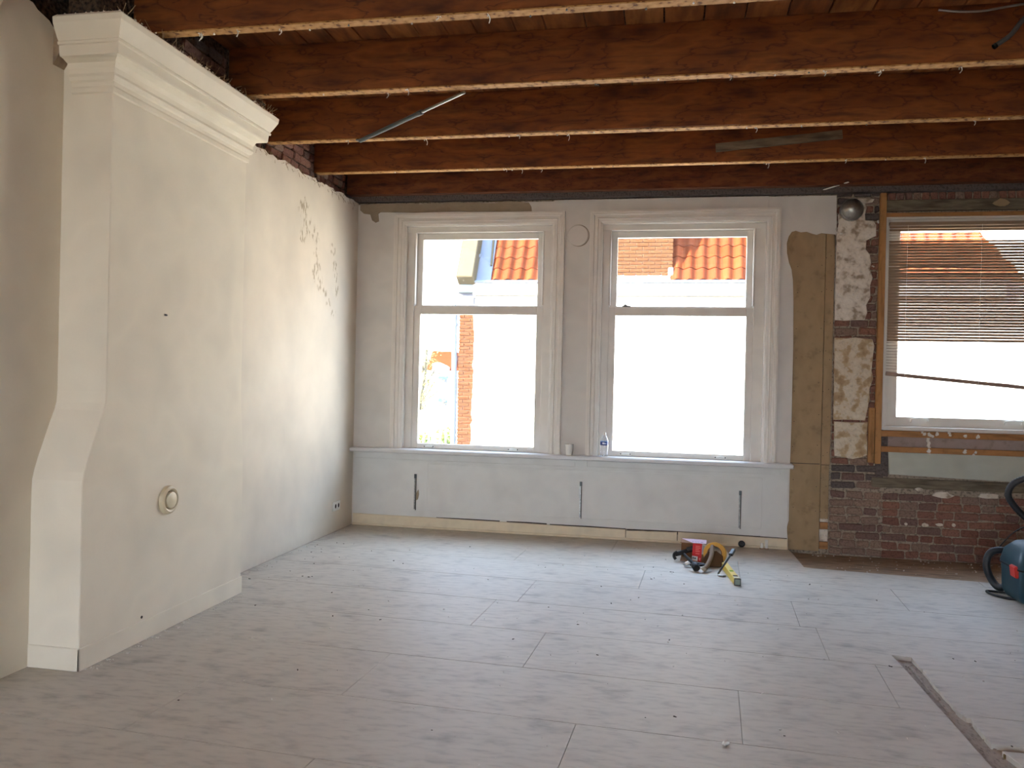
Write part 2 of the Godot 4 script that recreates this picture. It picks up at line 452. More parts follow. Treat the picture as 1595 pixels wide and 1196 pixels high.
func build_ceiling() -> void:
	var c := struct("ceiling", "dark underside of wooden floor planks above the beams", "ceiling")
	var x := -0.25
	var i := 0
	while x < 9.7:
		var w: float = [0.19, 0.185, 0.2, 0.22, 0.25][rng.randi() % 5] if x < 2.6 else [0.24, 0.25, 0.235][rng.randi() % 3]
		boxpart("plank", c, M.plank[rng.randi() % 3], x, x + w - 0.010, 3.70 + rng.randf_range(0, 0.003), 3.728, -0.32, 11.85, 0.002)
		x += w
		i += 1
	boxpart("roof_slab", c, M.rubble, -0.5, 10.0, 3.73, 3.9, -0.35, 12.0, 0.0)

func crumb_bits(st: SurfaceTool, at: Vector3, n: int, s: float) -> void:
	for i in n:
		cbox(st, Transform3D(Basis.from_euler(Vector3(rng.randf() * 6, rng.randf() * 6, rng.randf() * 6)), at + Vector3(rng.randf_range(-1, 1), rng.randf_range(-0.3, 0.3), rng.randf_range(-1, 1)) * s * 1.5), Vector3(s, s * 0.6, s * 0.8) * rng.randf_range(0.4, 1.1), s * 0.1)

func build_beams() -> void:
	var info := [
		["dark old ceiling beam lying along the window wall, touching the wall top", 0.13, -0.06, 0.09],
		["brown ceiling beam with a dark stained band, second from the window wall", 0.853, -0.09, 0.074],
		["brown ceiling beam with a board nailed low on its side, third from the window wall, carrying the lower rod end", 1.826, -0.07, 0.075],
		["broad brown ceiling beam, fourth from the window wall, with a grey cable tail at right", 2.852, 0.20, 0.075],
		["brown ceiling beam fifth from the window wall, at the top of the picture", 3.848, 0.20, 0.074],
		["ceiling beam behind the top edge of the view, sixth from the window wall", 4.85, -0.09, 0.075],
	]
	for k in info.size():
		var z: float = info[k][1]
		var w: float = info[k][3]
		var x0: float = info[k][2]
		var bottom := 3.372 if k > 0 else 3.335
		var t := thing("ceiling_beam", info[k][0], "beam", Vector3(0, 0, 0))
		boxpart("timber", t, M.beam if k > 0 else M.beam_dark, x0, 9.6, bottom + 0.006, 3.70, z - w / 2, z + w / 2, 0.004)
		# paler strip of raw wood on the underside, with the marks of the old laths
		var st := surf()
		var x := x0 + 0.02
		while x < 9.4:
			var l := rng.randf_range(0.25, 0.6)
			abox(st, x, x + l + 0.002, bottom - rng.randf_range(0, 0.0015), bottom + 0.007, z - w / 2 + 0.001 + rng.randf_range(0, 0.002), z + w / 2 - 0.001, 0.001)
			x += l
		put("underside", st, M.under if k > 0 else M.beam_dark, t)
		if k == 0: continue
		# nail stubs and plaster drips left under the beam
		for j in 16:
			var px: float = rng.randf_range(0.6, 5.6)
			if k > 3: px = rng.randf_range(0.5, 3.6)
			var ns := surf()
			var p := Vector3(px, bottom, z + rng.randf_range(-0.03, 0.03))
			if j % 3 == 0:
				crumb_bits(ns, p - Vector3(0, 0.006, 0), 3, 0.009)
				var q := p + Vector3(rng.randf_range(-0.012, 0.012), -rng.randf_range(0.025, 0.05), rng.randf_range(-0.01, 0.01))
				tube(ns, spline([p, (p + q) / 2 + Vector3(0.008, 0, 0), q], 4), 0.0028, 5)
				put("plaster_drip", ns, M.crumb, t)
			else:
				lathe(ns, [Vector2(0, -0.012), Vector2(0.005, -0.011), Vector2(0.006, -0.007), Vector2(0.002, -0.005), Vector2(0.002, 0.01)], Transform3D(Basis(), p), 8)
				put("nail", ns, M.crumb if j % 3 == 1 else M.dark_metal, t)
		if k == 2:
			var cs := surf()
			abox(cs, 1.75, 3.62, 3.378, 3.455, z + w / 2, z + w / 2 + 0.016, 0.002)
			put("cleat", cs, M.beam, t)
		if k == 1:
			var cs2 := surf()
			bar(cs2, Vector3(3.5, 3.49, z + w / 2 + 0.012), Vector3(4.5, 3.57, z + w / 2 + 0.012), 0.07, 0.02, Vector3.BACK)
			put("cleat", cs2, M.old_timber, t)
	# loose splinters of lath where the window wall meets the last beam
	var sp := thing("lath_offcut", "broken pale lath end lying on the wall top above the brown board", "lath")
	var ss := surf()
	bar(ss, Vector3(4.35, 3.297, 0.03), Vector3(4.66, 3.3, 0.045), 0.03, 0.014)
	put("strip", ss, M.lath_h, sp)
	var s2 := surf()
	bar(s2, Vector3(4.5, 3.315, 0.045), Vector3(4.70, 3.35, 0.19), 0.018, 0.008)
	put("splinter", s2, M.crumb, sp)

func build_rod() -> void:
	var t := thing("metal_rod", "slanting two-stage metal rod hung under the beams near the cornice", "rod")
	var a := Vector3(0.735, 3.362, 1.85)
	var b := Vector3(1.825, 3.352, 2.83)
	var d := (b - a).normalized()
	var m := a + (b - a) * 0.62
	var st := surf(); tube(st, PackedVector3Array([a, m]), 0.0155, 12); put("sleeve", st, M.dark_metal, t)
	st = surf(); tube(st, PackedVector3Array([m - d * 0.02, b]), 0.0095, 12); put("inner_rod", st, M.steel, t)
	st = surf(); tube(st, PackedVector3Array([m - d * 0.03, m + d * 0.03]), 0.018, 12); put("collar", st, M.dark_metal, t)
	st = surf(); abox(st, a.x - 0.03, a.x + 0.03, 3.360, 3.371, a.z - 0.02, a.z + 0.02, 0.002); put("end_plate", st, M.dark_metal, t)
	# cables at the upper right
	var c := thing("conduit_tail", "grey flexible conduit tail with dark open end against the broad beam", "conduit")
	st = surf(); tube(st, spline([Vector3(4.92, 3.45, 2.925), Vector3(4.99, 3.50, 2.93), Vector3(5.06, 3.59, 2.95), Vector3(5.2, 3.69, 2.98)], 8), 0.013, 10); put("sheath", st, M.dark_metal, c)
	st = surf(); tube(st, PackedVector3Array([Vector3(4.918, 3.448, 2.925), Vector3(4.905, 3.438, 2.925)]), 0.0145, 10); put("open_end", st, M.hole, c)
	c = thing("cable", "thin shiny cable running along the top of the broad beam at right", "cable")
	st = surf(); tube(st, spline([Vector3(4.62, 3.675, 2.9), Vector3(4.72, 3.655, 2.91), Vector3(4.84, 3.648, 2.915), Vector3(5.05, 3.668, 2.93), Vector3(5.4, 3.69, 2.95)], 8), 0.007, 8); put("wire", st, M.steel, c)

func left_texture() -> ImageTexture:
	# u: z 0..3, v: y 3.4..0 ; damp stains and flaking with their own shapes
	var n := FastNoiseLite.new(); n.seed = 5; n.frequency = 0.006; n.fractal_octaves = 4
	var f := FastNoiseLite.new(); f.seed = 6; f.frequency = 0.045; f.fractal_octaves = 4
	var W := 768
	var im := Image.create(W, W, false, Image.FORMAT_RGB8)
	var blobs := [Vector4(1.27, 2.98, 0.10, 0.10), Vector4(1.2, 2.84, 0.10, 0.09), Vector4(1.28, 2.72, 0.06, 0.06), Vector4(1.02, 2.78, 0.08, 0.08), Vector4(1.0, 2.62, 0.05, 0.06),
		Vector4(0.95, 2.50, 0.06, 0.10), Vector4(1.02, 2.44, 0.05, 0.09), Vector4(0.9, 2.36, 0.06, 0.08), Vector4(0.8, 2.28, 0.06, 0.06), Vector4(0.7, 2.2, 0.06, 0.05), Vector4(0.58, 2.12, 0.06, 0.05), Vector4(0.62, 2.72, 0.06, 0.07), Vector4(0.57, 2.58, 0.05, 0.09), Vector4(0.53, 2.45, 0.05, 0.08), Vector4(0.5, 2.33, 0.04, 0.07)]
	for py in W:
		var y := 3.4 * (1.0 - float(py) / W)
		for px in W:
			var z := 3.0 * px / W
			var v := 0.95 + 0.05 * n.get_noise_2d(px, py)
			var col := Color(v, v * 0.995, v * 0.985)
			var d := 0.0
			if z > 0.4 and z < 1.45 and y > 2.0 and y < 3.15:
				for b: Vector4 in blobs:
					var q := Vector2((z - b.x) / b.z, (y - b.y) / b.w).length()
					d = maxf(d, 1.0 - q * 0.75)
			if d > 0.0:
				var s := f.get_noise_2d(px * 1.6, py)
				var t := smoothstep(0.04, 0.30, s + d * 0.35 - 0.12) * minf(1.0, d * 1.6)
				col = col.lerp(Color(0.70, 0.65, 0.55), t * 0.5)
				if s > 0.34 and d > 0.3: col = col.lerp(Color(0.50, 0.44, 0.36), 0.25)
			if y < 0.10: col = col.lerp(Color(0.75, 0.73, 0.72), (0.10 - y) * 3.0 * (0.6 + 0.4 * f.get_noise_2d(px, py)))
			im.set_pixel(px, py, col)
	return ImageTexture.create_from_image(im)

func build_wall_left() -> void:
	var w := struct("wall_left", "white plastered left wall with bare brick showing above the plaster", "wall")
	boxpart("masonry", w, M.rubble, -0.42, -0.105, -0.25, 3.72, -0.35, 11.85, 0.0)
	# alcove plaster (z 0..2.9), torn along the top
	var poly := PackedVector2Array([Vector2(0.0, 0.0), Vector2(2.9, 0.0), Vector2(2.9, 3.27)])
	poly.append_array(PackedVector2Array(ragged(Vector2(2.9, 3.262), Vector2(0.0, 3.285), 44, 0.016)))
	poly.append(Vector2(0.0, 3.285))
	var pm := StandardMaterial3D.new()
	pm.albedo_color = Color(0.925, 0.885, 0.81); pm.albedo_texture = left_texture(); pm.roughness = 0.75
	var st := surf()
	var ids := Geometry2D.triangulate_polygon(poly)
	for i in range(0, ids.size(), 3):
		var v := []
		for j in 3:
			var p := poly[ids[i + j]]
			v.append([Vector3(0, p.y, p.x), Vector2(p.x / 3.0, 1.0 - p.y / 3.4)])
		var flip: bool = (v[1][0] - v[0][0]).cross(v[2][0] - v[0][0]).dot(Vector3.RIGHT) > 0
		for j in ([0, 2, 1] if flip else [0, 1, 2]):
			st.set_uv(v[j][1]); st.add_vertex(v[j][0])
	for i in poly.size():
		var a := poly[i]
		var b := poly[(i + 1) % poly.size()]
		var o := Vector3(0, (a - b).x, (b - a).y)
		st.set_uv(Vector2(0.5, 0.6))
		quad(st, Vector3(0, a.y, a.x), Vector3(0, b.y, b.x), Vector3(-0.1, b.y, b.x), Vector3(-0.1, a.y, a.x), Vector3(0, (b - a).x * -1.0, 0) + Vector3(0, 0, (b - a).y))
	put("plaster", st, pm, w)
	# plaster on the near side of the chimney breast, its top broken away in a slant
	var near := PackedVector2Array([Vector2(4.1, 0), Vector2(11.5, 0), Vector2(11.5, 3.34), Vector2(4.7, 3.345), Vector2(4.41, 3.335)])
	near.append_array(PackedVector2Array(ragged(Vector2(4.41, 3.335), Vector2(4.24, 3.29), 5, 0.01)))
	near.append_array(PackedVector2Array([Vector2(4.215, 3.25), Vector2(4.175, 3.16), Vector2(4.1, 3.1)]))
	st = surf()
	prism(st, near, Transform3D(Basis(Vector3(0, 0, -1), Vector3.UP, Vector3.RIGHT), Vector3(-0.1, 0, 0)).scaled_local(Vector3(-1, 1, 1)), 0.1, 0.0, false)
	put("plaster", st, M.plaster, w)
	# a coved run where wall and ceiling plaster met
	st = surf()
	moulding(st, Vector3(0, 3.16, 4.6), Vector3(0, 3.16, 11.4), Vector3.UP, Vector3.RIGHT, [Vector2(-0.05, 0.0), Vector2(0.0, 0.006), Vector2(0.06, 0.02), Vector2(0.11, 0.045), Vector2(0.15, 0.09), Vector2(0.17, 0.10), Vector2(0.19, 0.0)], 0, 0, 0, 0, true)
	put("cove", st, M.plaster, w)
	# bricks between the beam ends
	var xf := Transform3D(Basis(Vector3(0, 0, 1), Vector3.UP, Vector3(1, 0, 0)).scaled(Vector3(1, 1, 1)), Vector3(-0.092, 0, 0))
	xf.basis = Basis(Vector3(0, 0, -1), Vector3.UP, Vector3.RIGHT)
	for bay in [[-0.80, -0.17], [-1.78, -0.90], [-2.62, -1.88]]:
		courses(w, xf, bay[0], bay[1], 3.235, 3.69, 0.075, [200, 105, 150], M.brick, [])
	# straw and hair hanging from the torn edge
	st = surf()
	for i in 150:
		var z := rng.randf_range(0.08, 2.6)
		var a := Vector3(-0.01 + rng.randf() * 0.012, 3.265 + rng.randf_range(-0.02, 0.015), z)
		var b := a + Vector3(rng.randf_range(0, 0.02), rng.randf_range(-0.06, 0.035), rng.randf_range(-0.05, 0.05))
		bar(st, a, b, 0.0022, 0.0018, Vector3.RIGHT, 0.0)
	for i in 46:
		crumb_bits(st, Vector3(-0.03, 3.285, rng.randf_range(0.1, 2.7)), 3, 0.016)
	tag(put("straw_fringe", st, M.straw, w), "", "", "", "stuff")

func build_chimney() -> void:
	var t := thing("chimney_breast", "white plastered chimney breast widening towards the floor, with moulded cornice", "chimney breast")
	var prof := []
	for p in [[4.325, 0.0], [4.325, 0.90], [4.322, 0.95], [4.31, 0.995], [4.285, 1.06], [4.21, 1.235], [4.178, 1.30], [4.165, 1.34], [4.16, 1.40], [4.16, 2.2], [4.16, 3.3]]: prof.append(Vector2(p[0], p[1]))
	var far := []
	for p in [[2.79, 3.3], [2.79, 2.2], [2.79, 1.36], [2.783, 1.28], [2.757, 1.06], [2.747, 0.97], [2.745, 0.9], [2.745, 0.0]]: far.append(Vector2(p[0], p[1]))
	var st := surf()
	var poly := PackedVector2Array(prof + far)
	prism(st, poly, Transform3D(Basis(Vector3(0, 0, -1), Vector3.UP, Vector3.RIGHT), Vector3(0.0, 0, 0)).scaled_local(Vector3(-1, 1, 1)), 0.29, 0.004, false)
	put("body", st, M.plaster, t)
	# cornice with mitred corners: near side, front, far side
	var cp := []
	for p in [[2.948, 0.0], [2.953, 0.012], [2.975, 0.013], [2.985, 0.010], [3.005, 0.013], [3.012, 0.026], [3.03, 0.034], [3.045, 0.030], [3.07, 0.033], [3.095, 0.045], [3.108, 0.075], [3.112, 0.098], [3.12, 0.102], [3.163, 0.106], [3.166, 0.116], [3.178, 0.118], [3.184, 0.112], [3.2, 0.122], [3.235, 0.14], [3.26, 0.152], [3.29, 0.156], [3.31, 0.13], [3.315, 0.0]]:
		cp.append(Vector2(p[0], p[1]))
	st = surf()
	moulding(st, Vector3(0.29, 0, 4.16), Vector3(0.29, 0, 2.79), Vector3.UP, Vector3.RIGHT, cp, 0, 0, -1, -1)
	moulding(st, Vector3(0.055, 0, 4.16), Vector3(0.29, 0, 4.16), Vector3.UP, Vector3.BACK, cp, 0, 0, 0, -1, true)
	moulding(st, Vector3(0.29, 0, 2.79), Vector3(0.0, 0, 2.79), Vector3.UP, Vector3.FORWARD, cp, 0, 0, -1, 0)
	put("cornice", st, M.plaster, t)
	st = surf()
	prism(st, PackedVector2Array([Vector2(0.0, 3.08), Vector2(0.014, 3.10), Vector2(0.056, 3.18), Vector2(0.056, 3.31), Vector2(0.0, 3.33)]), Transform3D(Basis(), Vector3(0, 0, 4.16)), 0.08, 0.0)
	put("torn_edge", st, M.subfloor, t)
	st = surf()
	abox(st, 0.285, 0.297, 0.0, 0.115, 2.738, 4.332, 0.003)
	abox(st, 0.0, 0.297, 0.0, 0.115, 4.322, 4.332, 0.003)
	put("baseboard", st, M.plaster, t)
	# rough brick mass of the flue above the cornice
	boxpart("flue", t, M.rubble, 0.0, 0.185, 3.28, 3.695, 2.80, 4.14, 0.004)
	var fb := holder("flue_bricks", t)
	courses(fb, Transform3D(Basis(Vector3(0, 0, -1), Vector3.UP, Vector3.RIGHT), Vector3(0.188, 0, 0)), -3.80, -2.90, 3.33, 3.66, 0.075, [200, 105, 150], [M.soot, M.brick[3], M.rubble, M.rubble], [])
	# ragged straw and plaster crumbs on top of the cornice
	st = surf()
	for i in 290:
		var z := rng.randf_range(2.66, 4.28)
		var a := Vector3(rng.randf_range(0.30, 0.44), 3.30, z)
		bar(st, a, a + Vector3(rng.randf_range(-0.03, 0.05), rng.randf_range(0.0, 0.05), rng.randf_range(-0.05, 0.05)), 0.0022, 0.0018, Vector3.RIGHT, 0.0)
	tag(put("straw_fringe", st, M.straw, t), "", "", "", "stuff")
	st = surf()
	for i in 260:
		var z := rng.randf_range(2.66, 4.28)
		crumb_bits(st, Vector3(rng.randf_range(0.36, 0.435), 3.302, z), 3, 0.010)
	for i in 40:
		crumb_bits(st, Vector3(rng.randf_range(0.06, 0.42), 3.304, 4.285), 3, 0.010)
	tag(put("crumbs", st, M.plaster, t), "", "", "", "stuff")
	# small mark and hook hole
	st = surf(); lathe(st, [Vector2(0.006, 0), Vector2(0.006, 0.003), Vector2(0, 0.004)], Transform3D(Basis(Vector3(0, 0, 1), Vector3.RIGHT, Vector3.UP).scaled(Vector3(1, 1, 2.4)), Vector3(0.29, 1.838, 3.665)), 10); put("wall_plug", st, M.dirt, t)
	st = surf(); lathe(st, [Vector2(0.008, 0), Vector2(0.008, 0.003), Vector2(0, 0.004)], Transform3D(Basis(Vector3(0, 0, 1), Vector3.RIGHT, Vector3.UP), Vector3(0.29, 0.135, 3.83)), 10); put("wall_plug", st, M.dirt, t)
	# ventilation valve
	var v := thing("ventilation_valve", "round cream ventilation valve low on the chimney breast", "vent", Vector3(0.29, 0.762, 3.61))
	var b := Transform3D(Basis(Vector3(0, 0, 1), Vector3.RIGHT, Vector3.UP), Vector3.ZERO)
	st = surf(); lathe(st, [Vector2(0.084, 0), Vector2(0.084, 0.008), Vector2(0.080, 0.02), Vector2(0.068, 0.028), Vector2(0.060, 0.025), Vector2(0.055, 0.014), Vector2(0.050, 0.004)], b, 40); put("collar", st, M.cream, v)
	st = surf(); lathe(st, [Vector2(0.058, 0.004), Vector2(0.0, 0.005)], b, 32); put("throat", st, M.hole, v)
	st = surf(); lathe(st, [Vector2(0.012, 0.0), Vector2(0.047, 0.012), Vector2(0.049, 0.022), Vector2(0.046, 0.032), Vector2(0.03, 0.037), Vector2(0, 0.038)], b, 36); put("disc", st, M.cream, v)

# ------------------------------------------------------------------ the window wall
var P_A := PackedVector2Array(); var P_B := PackedVector2Array(); var P_C := PackedVector2Array()

func slab_back(st: SurfaceTool, x0: float, x1: float, y0: float, y1: float, z0: float, z1: float) -> void:
	abox(st, x0, x1, y0, y1, z0, z1, 0.0)

func build_wall_back() -> void:
	var w := struct("wall_back", "window wall, white plaster at left and stripped brick at right", "wall")
	# masonry core round the openings
	var st := surf()
	var Z0 := -0.34
	var Z1 := -0.034
	for b in [[-0.4, 0.51, -0.25, 3.72], [2.022, 2.492, -0.25, 3.72], [4.037, 5.08, -0.25, 3.72], [7.0, 9.7, -0.25, 3.72]]:
		slab_back(st, b[0], b[1], b[2], b[3], Z0, Z1)
	for b in [[0.51, 2.022], [2.492, 4.037]]:
		slab_back(st, b[0], b[1], -0.25, 0.79, Z0, Z1); slab_back(st, b[0], b[1], 3.055, 3.72, Z0, Z1)
	slab_back(st, 5.08, 7.0, -0.25, 1.15, Z0, Z1); slab_back(st, 5.08, 7.0, 3.06, 3.72, Z0, Z1)
	put("mortar_bed", st, M.mortar, w)
	# white plaster
	st = surf()
	slab_back(st, -0.09, 0.51, 0.0, 3.27, -0.034, 0.0)
	slab_back(st, 2.022, 2.492, 0.0, 3.28, -0.034, 0.0)
	slab_back(st, 0.51, 2.022, 3.055, 3.27, -0.034, 0.0)
	slab_back(st, 2.492, 4.037, 3.055, 3.28, -0.034, 0.0)
	put("plaster", st, M.plaster_back, w)
	var pr := PackedVector2Array([Vector2(4.037, 0.0), Vector2(4.282, 0.0), Vector2(4.276, 0.12), Vector2(4.268, 0.2), Vector2(4.284, 0.27), Vector2(4.283, 0.7), Vector2(4.288, 1.2), Vector2(4.286, 1.9), Vector2(4.279, 2.3), Vector2(4.27, 2.5), Vector2(4.255, 2.6), Vector2(4.232, 2.66), Vector2(4.212, 2.75), Vector2(4.208, 2.84), Vector2(4.222, 2.90), Vector2(4.25, 2.945), Vector2(4.285, 2.955), Vector2(4.33, 2.94), Vector2(4.38, 2.945), Vector2(4.43, 2.925), Vector2(4.47, 2.915), Vector2(4.51, 2.93), Vector2(4.645, 2.915), Vector2(4.642, 3.1), Vector2(4.636, 3.275), Vector2(4.037, 3.275)])
	st = surf(); prism(st, pr, Transform3D(Basis(), Vector3(0, 0, -0.034)), 0.036, 0.0015, false); put("plaster", st, M.plaster_back, w)
	# strip of bare grey filler along the wall top, left window
	var fs := PackedVector2Array([Vector2(0.02, 3.27), Vector2(0.02, 3.215), Vector2(0.06, 3.18), Vector2(0.13, 3.17), Vector2(0.15, 3.11), Vector2(0.19, 3.085), Vector2(0.225, 3.10), Vector2(0.215, 3.175), Vector2(0.24, 3.192), Vector2(0.45, 3.187), Vector2(0.6, 3.182), Vector2(1.0, 3.186), Vector2(1.5, 3.176), Vector2(1.80, 3.176), Vector2(1.795, 3.22), Vector2(1.77, 3.262)])
	fs.append_array(PackedVector2Array(ragged(Vector2(1.77, 3.27), Vector2(0.02, 3.275), 22, 0.008)))
	st = surf(); prism(st, fs, Transform3D(Basis(), Vector3(0, 0, -0.001)), 0.005, 0.001, false); put("filler_strip", st, M.skim, w)
	st = surf()
	for i in 40: crumb_bits(st, Vector3(rng.randf_range(0.1, 1.8), 3.275, -0.01), 2, 0.014)
	tag(put("rubble_edge", st, M.skim, w), "", "", "", "stuff")
	# brown boards, two strips
	st = surf()
	abox(st, 4.20, 4.553, 0.0, 2.958, -0.034, -0.003, 0.0015); put("board", st, M.board, w)
	st = surf()
	abox(st, 4.5565, 4.632, 0.80, 2.93, -0.034, -0.002, 0.0015); put("board", st, M.board, w)
	st = surf()
	abox(st, 4.5565, 4.628, 0.30, 0.795, -0.034, -0.0025, 0.0015); put("board", st, M.board, w)
	st = surf()
	for x in [4.31, 4.52, 4.565, 4.61]:
		for k in 9:
			lathe(st, [Vector2(0.0038, 0), Vector2(0.0038, 0.0018), Vector2(0, 0.0015)], Transform3D(Basis(Vector3.RIGHT, Vector3(0, 0, 1), Vector3(0, -1, 0)), Vector3(x + rng.randf_range(-0.01, 0.01), 0.35 + k * 0.29 + rng.randf_range(-0.05, 0.05), -0.003)), 7)
	tag(put("screws", st, M.dirt, w), "", "", "", "stuff")
	st = surf()
	abox(st, 4.27, 4.545, 0.800, 0.806, -0.004, -0.0015, 0.001)
	put("board_joint", st, M.dirt, w)
	# blocks showing under the short board
	st = surf(); abox(st, 4.56, 4.63, 0.205, 0.265, -0.034, -0.012, 0.002); put("wood_block", st, M.lath_h, w)
	st = surf(); abox(st, 4.56, 4.635, 0.02, 0.085, -0.034, -0.012, 0.002); put("wood_block", st, M.lath_h, w)
	st = surf(); abox(st, 4.56, 4.63, 0.27, 0.30, -0.034, -0.004, 0.004); crumb_bits(st, Vector3(4.6, 0.295, -0.004), 8, 0.016); put("plaster_remnant", st, M.patch, w)
	st = surf(); abox(st, 4.56, 4.632, 0.09, 0.2, -0.034, -0.018, 0.004); put("plaster_remnant", st, M.patch, w)
	# plaster patches on the brick pier
	var RX := func(a: Array) -> PackedVector2Array:
		var r := PackedVector2Array()
		for p in a: r.append(Vector2(p[0], p[1]))
		return r
	P_A = RX.call([[4.644, 2.13], [4.72, 2.125], [4.80, 2.13], [4.905, 2.135], [4.925, 2.2], [4.915, 2.27], [4.95, 2.34], [4.945, 2.45], [4.965, 2.52], [4.94, 2.6], [4.95, 2.66], [4.935, 2.73], [4.90, 2.78], [4.905, 2.86], [4.95, 2.885], [4.985, 2.9], [4.985, 3.0], [4.96, 3.04], [4.89, 3.045], [4.885, 3.1], [4.90, 3.16], [4.885, 3.2], [4.95, 3.21], [4.965, 3.235], [4.92, 3.25], [4.82, 3.245], [4.76, 3.25], [4.72, 3.21], [4.655, 3.10], [4.66, 3.02], [4.645, 2.9]])
	P_B = RX.call([[4.655, 1.215], [4.8, 1.22], [4.93, 1.215], [4.945, 1.3], [4.965, 1.42], [4.96, 1.5], [4.99, 1.6], [4.975, 1.68], [4.985, 1.8], [4.995, 1.9], [4.975, 1.96], [4.9, 1.965], [4.83, 1.975], [4.75, 1.965], [4.648, 1.97], [4.652, 1.6]])
	P_C = RX.call([[4.672, 0.885], [4.75, 0.875], [4.83, 0.86], [4.9, 0.875], [4.955, 0.9], [4.955, 1.0], [4.945, 1.08], [4.955, 1.2], [4.8, 1.196], [4.662, 1.2], [4.668, 1.0]])
	st = surf(); prism(st, P_A, Transform3D(Basis(), Vector3(0, 0, -0.036)), 0.036, 0.004, false, 0.002); put("plaster_patch", st, M.patch, w)
	st = surf(); prism(st, P_B, Transform3D(Basis(), Vector3(0, 0, -0.036)), 0.036, 0.004, false, 0.002); put("plaster_patch", st, M.patch_old, w)
	st = surf(); prism(st, P_C, Transform3D(Basis(), Vector3(0, 0, -0.036)), 0.034, 0.004, false, 0.002); put("plaster_patch", st, M.patch_old, w)
	for q in [[4.66, 2.93, 0.02], [4.655, 2.97, 0.014], [4.96, 2.62, 0.02], [4.975, 3.03, 0.02]]:
		st = surf(); crumb_bits(st, Vector3(q[0], q[1], -0.006), 4, q[2]); put("plaster_remnant", st, M.crumb, w)
	# bricks: pier, below the window, course on edge above it
	var plane := Transform3D(Basis(), Vector3(0, 0, -0.03))
	courses(w, plane, 4.65, 5.015, 0.80, 3.34, 0.0745, [200, 105, 150], M.brick, [P_A, P_B, P_C], 3.0)
	courses(w, plane, 4.65, 5.10, 0.585, 0.80, 0.0745, [200, 150, 210], [M.brick[3], M.brick[4], M.soot], [], 0.66)
	courses(w, plane, 4.645, 5.1, -0.03, 0.59, 0.0745, [200, 150, 105, 145], [M.brick[3], M.brick[4], M.brick_dusty, M.brick_dusty], [], 99.0)
	courses(w, plane, 5.1, 6.75, -0.03, 0.59, 0.0745, [200, 145, 105, 145, 200], M.brick, [], 99.0)
	var sx := 5.05
	while sx < 6.7:
		var o := put_mesh("brick", brick_mesh(60, 105, rng.randi() % 3), M.brick[rng.randi() % 5], w)
		o.transform = Transform3D(Basis.from_euler(Vector3(0, 0, rng.randf_range(-0.03, 0.03))), Vector3(sx, 3.278, -0.03))
		sx += 0.071
	# pale mortar smears and paint patches on the brickwork
	for q in [[5.60, 0.565, 0.09, 0.03], [5.98, 0.575, 0.09, 0.03], [5.40, 0.61, 0.035, 0.02], [5.46, 0.29, 0.03, 0.02], [5.58, 0.30, 0.035, 0.014], [5.30, 0.29, 0.014, 0.012], [5.70, 0.3, 0.014, 0.02], [6.02, 3.185, 0.07, 0.035]]:
		st = surf()
		var sm := PackedVector2Array()
		for a in 11: sm.append(Vector2(q[0] + cos(TAU * a / 11) * q[2] * rng.randf_range(0.75, 1.15), q[1] + sin(TAU * a / 11) * q[3] * rng.randf_range(0.7, 1.15)))
		prism(st, sm, Transform3D(Basis(), Vector3(0, 0, -0.022)), 0.024, 0.004, false)
		put("mortar_smear", st, M.patch if q[1] < 3 else M.board, w)
	# old timbers: lintel over the blind window, beam under its board
	st = surf(); abox(st, 5.06, 7.1, 3.125, 3.225, -0.05, 0.0, 0.006); put("lintel", st, M.old_timber, w)
	st = surf(); abox(st, 5.0, 7.1, 0.612, 0.70, -0.05, -0.008, 0.006); put("lintel", st, M.old_timber, w)
	st = surf(); abox(st, 5.03, 5.14, 0.71, 1.12, -0.036, -0.02, 0.004); put("soot_strip", st, M.soot, w)
	# boards under the blind window
	st = surf(); abox(st, 5.13, 7.0, 0.985, 1.09, -0.034, -0.012, 0.002); put("panel", st, M.pink_board, w)
	st = surf()
	prism(st, PackedVector2Array([Vector2(5.148, 0.735), Vector2(5.9, 0.715), Vector2(7.0, 0.69), Vector2(7.0, 0.96), Vector2(5.135, 0.955), Vector2(5.14, 0.86)]), Transform3D(Basis(), Vector3(0, 0, -0.034)), 0.028, 0.002, false)
	put("panel", st, M.pale_board, w)
	# dark strip put in as the shadow gap between wall top and last beam
	boxpart("shadow_gap_strip", w, M.soot, -0.3, 9.6, 3.29, 3.36, -0.034, 0.06, 0.004)

	# loose battens nailed round the stripped window
	var bt := [["thin upright batten along the left of the blind window", [5.012, 5.064, 0.828, 3.285, -0.02, 0.03], "lath"],
		["short double batten piece left of the blind window's lower corner", [4.957, 5.008, 0.836, 1.335, -0.02, 0.016], "lath"],
		["thin batten across the top of the blind window", [5.066, 7.05, 3.068, 3.104, -0.02, 0.018], "lath_h"],
		["upper of the two horizontal battens below the blind window, spotted with white filler", [5.066, 7.0, 1.078, 1.132, -0.034, 0.02], "lath_h"],
		["lower of the two horizontal battens below the blind window", [5.066, 7.0, 0.938, 0.988, -0.034, 0.022], "lath_h"]]
